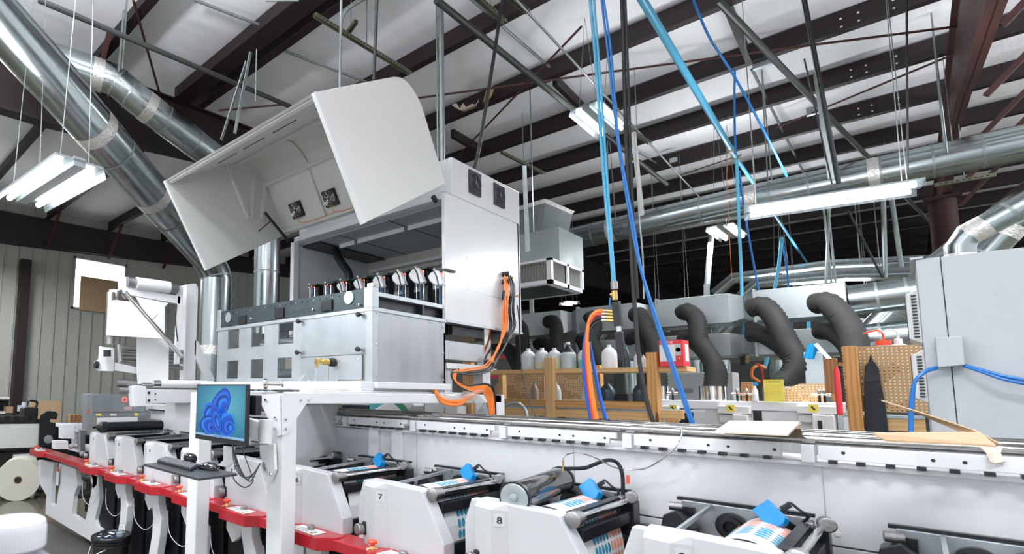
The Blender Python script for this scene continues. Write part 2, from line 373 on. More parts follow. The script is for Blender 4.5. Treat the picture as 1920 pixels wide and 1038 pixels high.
# short bridging channels between purlins and flange braces
def roofP(px, py, dz=0.):
    d = ray(px, py); t = (5.75+dz-EYE.z)/(d.z-.02*d.y); return EYE+d*t
for q1, q2 in (((848, 250), (905, 283)), ((1040, 150), (1108, 218)), ((1362, 5), (1405, 112))):
    a, b = roofP(*q1), roofP(*q2)
    struct(MB().bar(a, b, .06, .14), 'bridging_channel', STEEL)
for q1, q2, z1, z2 in (((205, 60), (190, 130), 0, -.9), ((365, 215), (330, 300), 0, -.9)):
    a = roofP(*q1); b = V((-7, a.y+.1, 4.95)); struct(MB().bar(a, b, .05, .05), 'flange_brace', STEELR)
for yy in (7.0, 8.54, 10.05, 11.64, 13.2): 
    for s in (1,): struct(MB().bar((.6+.09, yy, 4.75), (.6+1.1, yy, roof(yy)), .05, .05), 'flange_brace', STEELR)
for yy in (2.35, 3.9, 5.42, 6.99):
    struct(MB().bar((XL+.2, yy, 5.1), (XL+1.0, yy, roof(yy)), .06, .06), 'flange_brace', STEELR)

# round bracing rods in the roof plane
def rod(q1, q2, dz, r, m, label, name='brace_rod', cat='rod'):
    return solo(MB().cyl(roofP(*q1, dz), roofP(*q2, dz), r, 8), name, m, label, cat)
rod((640, 118+85), (1440, 95), -.05, .014, STEELR, 'thin rust-brown brace rod crossing the roof almost level behind the air pipes')
rod((1440, 95), (1822, 46), -.05, .014, STEELR, 'thin rust-brown brace rod running right to the big rafter')
rod((842, 310), (1090, 50), -.08, .014, STEELR, 'rust-brown brace rod rising diagonally over the printer cabinet')
rod((1455, 240), (1812, 92), -.05, .014, STEELR, 'dark diagonal brace rod meeting the big rafter on the right')
rod((1270, 330), (1390, 290), -.05, .01, STEELR, 'short thin brace rod near the blue pipe fitting')
rod((250, 0), (300, 178), -.05, .016, STEELR, 'thin brown rod with a coupling above the upper left duct')
rod((410, 207), (540, 195), -.05, .014, STEELR, 'thin brown rod touching the top edge of the raised hood')

# sprinkler mains and conduits: straight pipes, level
def lvl(q1, q2, z, r, m, label, name='pipe', cat='pipe', n=10): return solo(MB().cyl(P(*q1, Z=z), P(*q2, Z=z), r, n), name, m, label, cat)
lvl((72, 0), (545, 200), 5.2, .028, DARKP, 'dark sprinkler pipe crossing over the galvanised ducts at upper left', 'sprinkler_pipe')
lvl((818, 0), (1250, 345), 5.3, .034, DARKP, 'dark sprinkler pipe running away from above the printer cabinet', 'sprinkler_pipe')
lvl((968, 0), (1340, 400), 5.35, .012, GALV, 'thin galvanised conduit running away beside the roof strip lamp', 'conduit')
lvl((1345, 0), (1800, 475), 5.0, .03, DARKP, 'long black pipe slanting down to the grey cabinet top', 'sprinkler_pipe')
lvl((500, 0), (560, 0), 5.2, .015, GALV, 'short conduit at the top edge of the roof', 'conduit')
for i, (q1, q2, s) in enumerate((((365, 0), (490, 48), 'far left'), ((520, 90), (690, 155), 'left'), ((880, -5), (1030, 125), 'middle'))):
    rod(q1, q2, .12, .018, GALV, 'grey-green galvanised channel under the insulation, the %s one over the hood' % s, 'purlin_strap', 'channel')
rod((1410, 130), (1510, 330), .12, .018, GALV, 'grey-green galvanised channel under the insulation near the two conduits', 'purlin_strap', 'channel')
rod((895, 378), (1030, 425), .12, .012, GALV, 'grey-green channel under the insulation above the rectangular hanging duct', 'purlin_strap', 'channel')
rod((1195, 285), (1230, 305), .12, .012, GALV, 'short grey-green channel behind the black hanging pipe', 'purlin_strap', 'channel')

def strut(p, q, label, m=STRUT):
    "slotted channel: two side walls and a top with holes seen as dark slots"
    p, q = V(p), V(q); d = (q-p); L = d.length; d.normalize(); s = d.cross(V((0, 0, 1))).normalized()*.0205
    t = thing('slotted_strut', label, 'strut', p)
    mb = MB(); 
    for k in (-1, 1): mb.bar(p+s*k, q+s*k, .003, .041)
    mb.bar(p+V((0, 0, .02)), q+V((0, 0, .02)), .041, .003); mb.build('channel', m, t)
    c_ = (p+q)/2; MB().cyl(c_, (c_.x, c_.y, roof(c_.y)+.24), .005, 6).build('threaded_rod', GALV, t)
    mb = MB(); k = .05
    while k < L-.05:
        c = p+d*k; mb.bar(c+s*1.12-d*.012, c+s*1.12+d*.012, .004, .012); mb.bar(c-s*1.12-d*.012, c-s*1.12+d*.012, .004, .012); k += .05
    mb.build('slots', BLACK, t)
    return t
strut(P(590, 28, Z=5.45), P(770, 138, Z=5.45), 'zinc slotted strut hung level above the raised white hood')
strut(P(648, 68, Z=5.5), P(668, 40, Z=5.5), 'short zinc slotted strut crossing over a longer one above the hood')
strut(P(888, -10, Z=5.4), P(948, 42, Z=5.4), 'zinc slotted strut at the top edge left of the blue pipes')
strut(P(950, -8, Z=5.4), P(990, 22, Z=5.4), 'second zinc strut at the top edge nearest the blue pipes')
strut(P(940, 285, Z=5.3), P(1020, 325, Z=5.3), 'zinc slotted strut above the rectangular hanging duct')
strut(P(1170, 175+60, Z=5.2), P(1218, 268, Z=5.2), 'zinc slotted strut carrying the flat strap behind the blue hoses')
strut(P(1755, 327, Z=4.6), P(1828, 314, Z=4.6), 'upper green-grey slotted strut beside the red column')
strut(P(1752, 347, Z=4.5), P(1868, 327, Z=4.5), 'lower green-grey slotted strut beside the red column')

def drop(px, y0, y1, D, r, m, label, dx=0, name='hanger_rod', cat='rod'):
    a, b = P(px, y0, D=D), P(px+dx, y1, D=D)
    return solo(MB().cyl(a, b, r, 8), name, m, label, cat)
# tall conduit riser standing on the printer cabinet, and things hanging near it
a = P(829, 300, X=-2.9); 
solo(MB().cyl((a.x, a.y, 3.52), (a.x, a.y, roof(a.y)+.1), .028, 14), 'conduit_riser', GALV, 'thick galvanised conduit rising from the printer cabinet to the roof', 'conduit', smooth=True)
solo(MB().cyl((a.x-.05, a.y, 3.52), (a.x-.05, a.y, roof(a.y)+.1), .008, 8), 'conduit_riser', GALV, 'thin conduit strapped against the thick riser over the cabinet', 'conduit', smooth=True)
solo(MB().tube(spline([(a.x+.5, 3.9, 3.52), P(900, 290, X=a.x+.5)+V((0, 0, .1)), P(955, 0, X=a.x+.5)+V((0, 0, .4))]), .016, 8), 'black_cable', RUBBER, 'black cable rising straight from the cap of the printer cabinet', 'cable', smooth=True)
drop(640, -10, 165, 4.6, .012, GALV, 'galvanised conduit with a bend hanging behind the hood top', -3, 'conduit', 'conduit')
drop(707, -10, 150, 4.6, .014, DARKP, 'black conduit dropping behind the rounded hood corner', -6, 'conduit', 'conduit')
solo(MB().tube(spline([P(640, 45, D=4.6), P(650, 20, D=4.7), P(690, -5, D=4.9)], 5), .012, 8), 'conduit', GALV, 'bent end of galvanised conduit at the top of the picture', 'conduit', smooth=True)
drop(481, 92, 190, 5.2, .006, GALV, 'thin rod with a small hook hanging left of the hood', -2)
for i, (x0, y0, x1, y1, D) in enumerate(((470, 98, 440, 250, 5.6), (462, 115, 415, 262, 5.8), (238, 0, 228, 130, 6.0), (232, 20, 222, 135, 6.0))):
    w_ = MB().bar(P(x0, y0, D=D), P(x1, y1, D=D), .035, .012)
    solo(w_, 'duct_strap', GALV, ['right one of two steel angle hangers left of the hood', 'left one of two steel angle hangers left of the hood', 'long steel angle hanger over the upper duct bend', 'short steel angle hanger over the upper duct bend'][i], 'hanger')

# ------------------------------------------------------------------ ductwork
def duct(path, r, label, seams=(), tapes=(), name='round_duct', hangers=()):
    path = [V(p) for p in path]; t = thing(name, label, 'duct', path[-1])
    MB().tube(path, r, 28).build('duct_pipe', DUCT, t, smooth=True)
    for (i, f) in seams:
        c = path[i].lerp(path[i+1], f); d = (path[i+1]-path[i]).normalized()
        MB().tube([c-d*.012, c+d*.012], r*1.015, 28, caps=False).build('seam_ring', GALV, t, smooth=True)
    for (i, f) in hangers:
        c = path[i].lerp(path[i+1], f); MB().tube([c+V((0, -r*1.05, 0)), c+V((0, -r*.9, r*.6)), V((c.x, c.y-.02, roof(c.y)+.24))], .008, 6).tube([c+V((0, r*1.05, 0)), c+V((0, r*.9, r*.6)), V((c.x, c.y+.02, roof(c.y)+.24))], .008, 6).build('hanger_strap', GALV, t)
    for (i, f) in tapes:
        c = path[i].lerp(path[i+1], f); d = (path[i+1]-path[i]).normalized()
        MB().tube([c-d*.06, c+d*.06], r*1.01, 28, caps=False).build('foil_tape', TAPE, t, smooth=True)
    return t
low = P(402, 640, D=7.0); top = V((low.x, low.y, P(402, 515, D=7.0).z)); e1 = P(385, 478, D=6.9); e0 = P(-40, -10, D=3.75)
duct([(low.x, low.y, 0), (low.x, low.y, top.z-.05), (low.x-.01, low.y-.02, top.z+.05), e1, e0], .205,
     'large galvanised duct slanting from the upper left corner down to the floor', seams=((3, .25), (3, .55), (1, .4)), tapes=((3, .36), (3, .64), (0, .7)))
l2 = P(500, 520, D=7.9); k2 = P(212, 150, D=6.5); k2b = P(255, 185, D=6.6); s2 = P(60, 100, D=6.1); e2 = P(440, 325, D=7.6)
duct([(l2.x, l2.y, 0), (l2.x, l2.y, 4.2), P(480, 362, D=8.0), e2, k2b, k2, s2], .19, 'second galvanised duct with an elbow behind the raised hood', seams=((3, .45), (3, .75), (3, .25), (0, .8), (0, .65), (4, .2), (4, .8)), tapes=((3, .9), (5, .2)))
ya = 9.3
duct([P(960, 474, Y=ya), P(1400, 374, Y=ya), P(1990, 253, Y=ya)], .19, 'long galvanised duct running level across the roof to the right', seams=[(0, f) for f in (.12, .3, .42, .6, .85)]+[(1, f) for f in (.1, .25, .5, .66, .8)], tapes=((0, .02), (0, .5), (1, .02), (1, .48)), hangers=((0, .5), (1, .1), (1, .7)))
# elbow ducts above the grey cabinet
yb = 6.4
duct([P(1802, 520, Y=yb), P(1800, 462, Y=yb), P(1815, 440, Y=yb), P(1980, 352, Y=yb)], .085, 'galvanised duct elbow dropping behind the grey electrical cabinet', seams=((2, .5),), tapes=((0, .5), (2, .1)))
duct([P(1770, 560, Y=9.), P(1900, 418, Y=9.), P(1990, 385, Y=9.)], .13, 'galvanised duct slanting up behind the grey cabinet elbow', seams=((0, .6),), tapes=((0, .9),))
duct([P(1620, 640, Y=12.), P(1760, 500, Y=12.), P(1980, 330, Y=12.)], .19, 'thick slanting duct in the far right background', seams=((0, .4),))
duct([P(1340, 552, Y=16), P(1375, 522, Y=16), P(1560, 498, Y=16), P(1750, 490, Y=16)], .14, 'far galvanised pipe with an elbow, upper of two behind the hoses', hangers=((2, .3),))
duct([P(1385, 560, Y=15), P(1420, 530, Y=15), P(1590, 515, Y=15), P(1750, 512, Y=15)], .13, 'far galvanised pipe with an elbow, lower of two behind the hoses', hangers=((2, .4),))
duct([P(1240, 672, Y=12), P(1500, 655, Y=12), P(1640, 650, Y=12)], .15, 'level galvanised pipe low behind the flexible hoses')
duct([P(1615, 600, Y=13), P(1615, 700, Y=13)], .33, 'wide vertical galvanised pipe behind the right flexible hoses')
for i, x in enumerate((1180, 1303, 1355, 1458)):
    a = P(x, 690, Y=11.5); duct([(a.x, a.y, 0), (a.x, a.y, P(x, 675, Y=11.5).z)], .12, 'vertical silver pipe at the back, %s of the row behind the red carton' % ['leftmost', 'second', 'third', 'rightmost'][i])
# rectangular supply duct and white square diffuser
t = thing('supply_duct', 'rectangular galvanised duct section hanging beside the printer cabinet', 'duct', P(1020, 450, Y=8.))
q = [P(1005, 378, Y=8.6), P(1068, 400, Y=8.6), P(1058, 448, Y=8.6), P(998, 452, Y=8.6)]
MB().poly([P(1022, 380, Y=7.4), P(1073, 402, Y=7.4), P(1064, 450, Y=7.4), P(1018, 432, Y=7.4)], (-1., .1, 0)).build('duct_body', mat('dull_duct', (.16, .18, .18), .5, .6, var=.2), t)
MB().poly([P(1022, 372, Y=7.4), P(1078, 396, Y=7.4), P(1073, 402, Y=7.4), P(1022, 380, Y=7.4)], (-1., .1, 0)).build('foil_wrap', TAPE, t)
MB().box(-4.6, -3.3, 7.5, 8.0, 3.55, 3.75).build('lower_duct', DUCTB, t)
t = thing('air_diffuser', 'white square ceiling air diffuser with louvred sides', 'diffuser', P(1030, 520, Y=7.))
A_ = P(1034, 532-6, Y=6.6); z0, z1 = P(1034, 530, Y=6.6).z, P(1034, 482, Y=6.6).z
x0, x1, y0, y1 = A_.x-1.0, A_.x, 6.6, 7.6
MB().box(x0, x1, y0, y1, z1-.03, z1).box(x0, x1, y0, y1, z0, z0+.05).box(x0, x0+.06, y0, y0+.06, z0, z1).box(x1-.06, x1, y0, y0+.06, z0, z1).box(x1-.06, x1, y1-.06, y1, z0, z1).box(x1-.05, x1, (y0+y1)/2-.03, (y0+y1)/2+.03, z0, z1).box((x0+x1)/2-.03, (x0+x1)/2+.03, y0, y0+.05, z0, z1).build('frame', WHITE, t)
mb = MB()
for k in range(22): mb.box(x0+.07+k*.04, x0+.075+k*.04, y0+.02, y0+.05, z0+.05, z1-.03).box(x1-.05, x1-.02, y0+.07+k*.04, y0+.075+k*.04, z0+.05, z1-.03)
mb.box(x0+.08, x1-.08, y0+.1, y1-.08, z0+.02, z1-.04)
mb.build('louvre_grille', mat('grimy_grille', (.34, .35, .32), .6), t); MB().box(x0+.1, x1-.1, y0+.1, y1-.1, z0-.004, z0).build('dark_core', BLACK, t)
MB().box(x0+.2, x1+.0, y0+.25, y1, z1, z1+.45).build('plenum_box', DUCTB, t); MB().cyl((x0+.5, 7.2, z1+.3), (x0+.5, 7.2, roof(7.2)+.24), .008, 6).build('hanger_rod', GALV, t)

# ------------------------------------------------------------------ lamps
def fixture(c, ax, L, W, label, tubes=((-.35, .35)), far=False, wires=True, lens=True):
    "suspended strip fixture: housing, two tubes, clear lens, wires"
    c = V(c); ax = V(ax).normalized(); s = V((0, 0, 1)).cross(ax).normalized()
    t = thing('hanging_lamp', label, 'lamp', c, None)
    mb = MB(); mb.poly([c-ax*L/2-s*W/2, c+ax*L/2-s*W/2, c+ax*L/2+s*W/2, c-ax*L/2+s*W/2], (0, 0, .015))
    mb.poly([c-ax*L/2-s*W*.12-V((0, 0, .03)), c+ax*L/2-s*W*.12-V((0, 0, .03)), c+ax*L/2+s*W*.12-V((0, 0, .03)), c-ax*L/2+s*W*.12-V((0, 0, .03))], (0, 0, .06)); mb.build('housing', FIX, t)
    mm = LAMPF if far else LAMP
    for k in (-.33, .33):
        MB().cyl(c-ax*(L/2-.05)+s*W*k-V((0, 0, .03)), c+ax*(L/2-.05)+s*W*k-V((0, 0, .03)), .02 if not far else .03, 12).build('tube', mm, t, smooth=True)
    if lens:
        for k in (-1, 1): MB().poly([c-ax*L/2+s*W/2*k, c+ax*L/2+s*W/2*k, c+ax*L/2+s*W*.56*k-V((0, 0, .06)), c-ax*L/2+s*W*.56*k-V((0, 0, .06))], s*.004).build('side_lens', CLEARP, t)
    if wires:
        for k in (-1, 1):
            a = c+ax*L*.42*k; MB().cyl(a-s*W*.3, a+V((0, 0, roof(c.y)-c.z+.24)), .0035, 6).cyl(a+s*W*.3, a+V((0, 0, roof(c.y)-c.z+.24)), .0035, 6).build('suspension_wire', GALV, t)
    return t
# near left fixture
zf = 3.05
c4 = [P(5, 362, Z=zf), P(112, 284, Z=zf), P(185, 322, Z=zf), P(75, 384, Z=zf)]
cc = sum(c4, V())/4; axf = ((c4[1]-c4[0])+(c4[2]-c4[3]))/2; wf = ((c4[2]-c4[1]).length+(c4[3]-c4[0]).length)/2
fixture(cc, axf, axf.length, wf, 'bright twin-tube high-bay lamp hanging at the left beside the slanting duct')
area('near_lamp_light', cc-V((0, 0, .12)), .8, .35, 30); area('near_ceiling_fill', cc+V((0, 0, .05)), .8, .35, 10, (math.pi, 0, 0))  # second light is added above the housing to brighten the ceiling
def lampline(q1, q2, z, W, label, far, e=0):
    a, b = P(*q1, Z=z), P(*q2, Z=z); t = fixture((a+b)/2, b-a, (b-a).length, W, label, far=far)
    if e: area('strip_light', (a+b)/2-V((0, 0, .1)), 1.1, .3, e); area('strip_ceiling_fill', (a+b)/2+V((0, 0, .05)), 1.1, .3, e*(.55 if z < 4.8 else .12), (math.pi, 0, 0))  # upward light is an added fill for the ceiling
lampline((1395, 395), (1727, 345), 3.56, .30, 'long bright strip lamp hanging before the level duct at right', False, 70)
lampline((1478, 556), (1638, 546), 3.77, .30, 'long strip lamp in the background above the right flexible hoses', True, 60)
lampline((1098, 198), (1150, 245), 5.0, .34, 'twin-tube lamp under the roof behind the light blue hose', False, 50)
lampline((1350, 422), (1378, 443), 4.3, .34, 'small distant twin lamp below the level duct', True, 60)
lampline((1462, 514), (1472, 528), 4.3, .34, 'tiny distant twin lamp above the long background strip lamp', True, 60)
lampline((1055, 566), (1080, 567), 4.0, .30, 'faint distant lamp left of the hose manifold', True)
lampline((1230, 610), (1296, 604), 3.0, .26, 'dim yellow strip lamp glowing under the rectangular duct', True)
for i, b in enumerate(FILL_LAMPS):  # housings and wires for the added fill lamps, out of view
    t = thing('hanging_lamp', 'added fill lamp housing over the hall, one of several outside the view', 'lamp', b, 'added fill lamps over the hall')
    MB().box(b[0]-.65, b[0]+.65, b[1]-.25, b[1]+.25, b[2]-.05, b[2]).build('housing', FIX, t)
    MB().cyl((b[0]-.5, b[1], b[2]), (b[0]-.5, b[1], roof(b[1])), .004, 6).cyl((b[0]+.5, b[1], b[2]), (b[0]+.5, b[1], roof(b[1])), .004, 6).build('suspension_wire', GALV, t)

# ------------------------------------------------------------------ the press: back housing, rods, red rail
OX = {n: -1.46+.655*(n-7) for n in range(1, 11)}        # right-hand corner of each control module
t = thing('press_back_housing', 'long white sheet-metal housing behind the print stations', 'machine housing', (-3, 3.1, 0))
MB().box(-6.2, 1.2, 2.95, 3.45, 1.085, 1.39).build('upper_panel', COOLW, t, bevel=.004)
MB().box(-6.2, 1.2, 2.955, 3.45, .1, 1.08).build('lower_panel', COOLW, t, bevel=.004)
MB().box(-6.2, 1.2, 2.93, 3.0, 1.385, 1.40).build('top_ledge', WHITE, t)
for x in (-4.9, -3.6, -2.25, -1.23, -.265, .6):
    MB().box(x-.0015, x+.0015, 2.9485, 2.95, 1.085, 1.385).build('panel_seam', FIX, t)
    for s in (-.03, .03):
        MB().lathe((x+s, 2.95, 1.13), [(.010, 0), (.010, .003), (.002, .004)], (0, -1, 0), 12).build('screw', WHITE, t, smooth=True)
for x0 in (-2.66, -2.45): MB().box(x0, x0+.09, 2.925, 2.95, .9, 1.385).build('pilaster', WHITE, t, bevel=.004)
MB().box(-4.3, -2.66, 2.93, 3.0, .8, 1.39).build('grey_end_panel', GREYP, t)
# bracket rail: white segments with holes, black rubber pads under them
xs = [-6.2, -5.5, -4.86, -4.2, -3.55, -2.88, -2.25, -1.607, -.955, -.30, .36, 1.02]
for i in range(len(xs)-1):
    a, b = xs[i]+.03, xs[i+1]-.03
    t2 = thing('rail_bracket', 'white punched rail bracket, %s along the housing' % ['first at the far end', 'second from far end', 'third from far end', 'behind left gantry post', 'beneath the gantry', 'left of hanging web', 'right of hanging web', 'behind station seven', 'behind the ink cylinder', 'under the pale cardboard', 'under the torn cardboard'][i], 'bracket', ((a+b)/2, 2.92, 1.40), 'rail brackets')
    MB().box(a, b-.05, 2.905, 2.925, 1.415, 1.468).box(a-.05, a-.01, 2.90, 2.99, 1.40, 1.468).box(b-.05, b-.02, 2.905, 2.93, 1.44, 1.468).build('plate', WHITE, t2, bevel=.002)
    for k in range(7):
        x = a+.04+k*(b-a-.1)/6.5
        MB().box(x-.012, x+.012, 2.90, 2.95, 1.40, 1.413).build('rubber_pad', BLACK, t2)
    for f, z in ((.12, 1.445), (.5, 1.44), (.62, 1.44), (.88, 1.44)):
        MB().lathe((a+(b-a)*f, 2.905, z), [(.006, 0), (.006, .001)], (0, -1, 0), 10).build('hole', BLACK, t2)
for i, (y, z, r, d) in enumerate(((2.955, 1.487, .019, 'front'), (3.02, 1.490, .017, 'second'), (3.13, 1.495, .019, 'third'), (3.22, 1.50, .017, 'rearmost'))):
    solo(MB().cyl((-6.0, y, z), (1.3, y, z), r, 20), 'guide_rod', RODM, 'long polished steel guide rod on the press, the %s of four' % d, 'rod', 'guide rods', smooth=True)

RZ, RZ0, RY = .871, .815, 2.065
t = thing('printing_press', 'long white press frame with swept legs and a glossy red front rail', 'machine frame', (-3.5, 2.4, 0))
MB().poly([(-7.75, RY, RZ0), (-7.75, RY, RZ), (-7.75, 2.20, RZ+.008), (-7.75, 2.24, RZ0)], (9.0, 0, 0)).build('red_rail', RED, t, bevel=.004)
press = t

def console(x0, n, label):
    "red control module: wedge-ended box with keypad plate, emergency stop and selector knob; x0 is its right-hand corner"
    t = thing('control_module', label, 'control panel', (x0-.2, 2.05, RZ0), 'control modules on the red rail')
    pl = [(x0-.42, RY+.005), (x0-.37, 2.0), (x0-.075, 2.0), (x0, RY+.02), (x0-.0, 2.165), (x0-.36, 2.165), (x0-.40, 2.09)]
    MB().poly([(x, y, RZ0-.004) for x, y in pl], (0, 0, RZ-RZ0+.012)).build('red_body', RED, t, bevel=.004)
    z = RZ+.009
    pc = [(x0-.335, 2.035), (x0-.115, 2.02), (x0-.115, 2.115), (x0-.325, 2.13)]
    pp = MB().poly([(x, y, z) for x, y in pc], (0, 0, .002)).build('keypad_plate', PANELW, t)
    MB().box(x0-.165, x0-.145, 2.035, 2.047, z+.002, z+.004).build('red_key', ESTOP, pp); MB().box(x0-.160, x0-.140, 2.058, 2.070, z+.002, z+.004).build('green_key', GREEN, pp)
    for i in range(4): 
        for j in range(2): MB().box(x0-.315+i*.032, x0-.295+i*.032, 2.046+j*.028, 2.058+j*.028, z+.002, z+.0028).build('grey_key', FIX, pp)
    kb = MB().lathe((x0-.22, 2.095, z), [(.021, 0), (.021, .022), (.016, .026), (.004, .027)], n=20).build('selector_knob', KNURL, t, smooth=True)
    es = MB().lathe((x0-.405, 2.085, RZ+.002), [(.032, 0), (.032, .004), (.014, .006), (.014, .02)], n=24).build('yellow_ring', YEL, t, smooth=True)
    MB().lathe((x0-.405, 2.085, RZ+.018), [(.012, 0), (.012, .014), (.024, .018), (.026, .026), (.020, .032), (.005, .034)], n=24).build('emergency_button', ESTOP, t, smooth=True)
    return t
names = {0: 'red control module at the far left end of the rail', 1: 'red control module below the farthest print station', 2: 'red control module second from the farthest station, left of the bucket top', 3: 'red control module just left of the keyboard tray', 4: 'red control module half hidden by the left gantry post', 5: 'red control module between the two gantry posts', 6: 'red control module just right of the right gantry post', 7: 'red control module cut by the picture edge, left of the ink cylinder', 8: 'red control module under the ink cylinder station, mostly out of view'}
c1 = console(OX[1], 1, names[1])
for n in range(2, 9): copy_thing(c1, (OX[n]-OX[1], 0, 0), names[n])
copy_thing(c1, (-7.15-OX[1], 0, 0), names[0])

# white legs with swept shape, dark interior, lower white mouldings
def leg(x0, label):
    o = [(-.30, RZ0), (-.17, RZ0), (-.165, .72), (-.10, .60), (-.115, .46), (-.20, .12), (-.20, .0), (-.36, .0), (-.34, .12), (-.25, .46), (-.245, .60), (-.29, .74)]
    return MB().poly([(x0+a, 2.12, b) for a, b in o], (0, .07, 0)).build('leg', WHITE, press, bevel=.006)
for n in range(2, 10): leg(OX[n], '')
WH = {1: 'at the far end', 2: 'second from the far end', 3: 'left of the tray', 4: 'behind the left gantry post', 5: 'between both gantry posts', 6: 'right of the right gantry post', 7: 'left of the ink cylinder', 8: 'carrying the ink cylinder'}
for n in range(1, 9):
    x = OX[n]
    t = press
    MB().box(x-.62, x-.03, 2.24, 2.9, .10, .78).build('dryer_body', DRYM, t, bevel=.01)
    MB().poly([(x-.58, 2.2, .80), (x-.40, 2.2, .80), (x-.40, 2.2, .66), (x-.50, 2.2, .60), (x-.58, 2.2, .68)], (0, .2, 0)).build('white_bracket', WHITE, t)
    solo(MB().tube(spline([(x-.26, 2.18, .62), (x-.36, 2.17, .50), (x-.52, 2.17, .44), (x-.70, 2.17, .50), (x-.78, 2.19, .66)]), .003, 6), 'air_tube', WHITE, 'thin white air tube looping under the station %s' % WH[n], 'tube', 'loops of thin tube under the press', smooth=True)
MB().box(-5.6, 1.0, 2.13, 2.19, .0, .05).build('base_beam', WHITE, press, bevel=.005)
MB().box(-6.6, 1.1, 2.90, 2.94, .06, 1.05).build('inner_wall', BLACKM, press)

# white end frame plate with two long cut-outs
yf = 2.20
def A(x, y): 
    q = P(x, y, Y=yf); return (q.x, q.z)
t = press
out = [A(70, 862), A(90, 960), A(93, 968), A(172, 1012), A(192, 985), A(160, 930), (OX[1]-.1, RZ0), (OX[1]-.5, RZ0)]
zb = .06
xa, xb = A(85, 940)[0], A(160, 900)[0]
X0, X1 = -7.75, OX[1]-.30
def plate(mb, pts): mb.poly([(x, yf, z) for x, z in pts], (0, .05, 0))
s0 = [(-7.55, RZ0), (-7.10, RZ0), (-7.06, .70), (-7.12, .52), (-7.12, .30), (-7.45, .18), (-7.5, .5)]
mb = MB()
def pp_(l): return [A(x, y) for x, y in l]
plate(mb, pp_([(71, 862), (101, 867), (97, 904), (95, 943), (101, 950), (135, 964), (159, 980), (190, 993), (170, 1014), (85, 963), (87, 928), (73, 904)]))
plate(mb, pp_([(110, 868), (142, 879), (145.5, 910), (138, 930), (135, 964), (101, 950), (105.7, 946), (112, 904)]))
plate(mb, pp_([(170, 888), (184, 893), (187, 934), (177.6, 974), (181, 987), (190, 993), (159, 980), (170, 928), (174.5, 900)]))
mb.build('white_plate', WHITE, t)
MB().box(-7.2, -6.0, 2.6, 2.65, .1, .8).build('dark_inner_wall', DRYM, t)
for (x, z, r) in ((-6.5, .45, .05), (-6.5, .62, .04), (-7.27, .62, .02)): MB().cyl((x, 2.26, z), (x, 2.8, z), r).build('inner_roller', KNURL, t, smooth=True)
MB().box(-6.98, -6.90, 2.165, 2.17, .50, .66).build('paper_tag', PANELW, t)
MB().box(-6.965, -6.915, 2.163, 2.166, .66, .72).build('red_tag', ESTOP, t)

# ------------------------------------------------------------------ print stations
def web_sheet(path, y0, y1, uoff=0, v0=0):
    bm = bmesh.new(); uvl = bm.loops.layers.uv.new('UVMap'); L = 0; prev = None
    pts = [V((p[0], 0, p[1])) for p in path]; us = [0]
    for a, b in zip(pts, pts[1:]): us.append(us[-1]+(b-a).length)
    top = [(bm.verts.new((p.x, y0, p.z)), bm.verts.new((p.x, y1, p.z))) for p in pts]
    for i in range(len(pts)-1):
        f = bm.faces.new((top[i][0], top[i+1][0], top[i+1][1], top[i][1]))
        for l, (u, v) in zip(f.loops, ((us[i], 0), (us[i+1], 0), (us[i+1], y1-y0), (us[i], y1-y0))): l[uvl].uv = (u+uoff, v+v0)
    m = MB(); m.bm.free(); m.bm = bm; return m

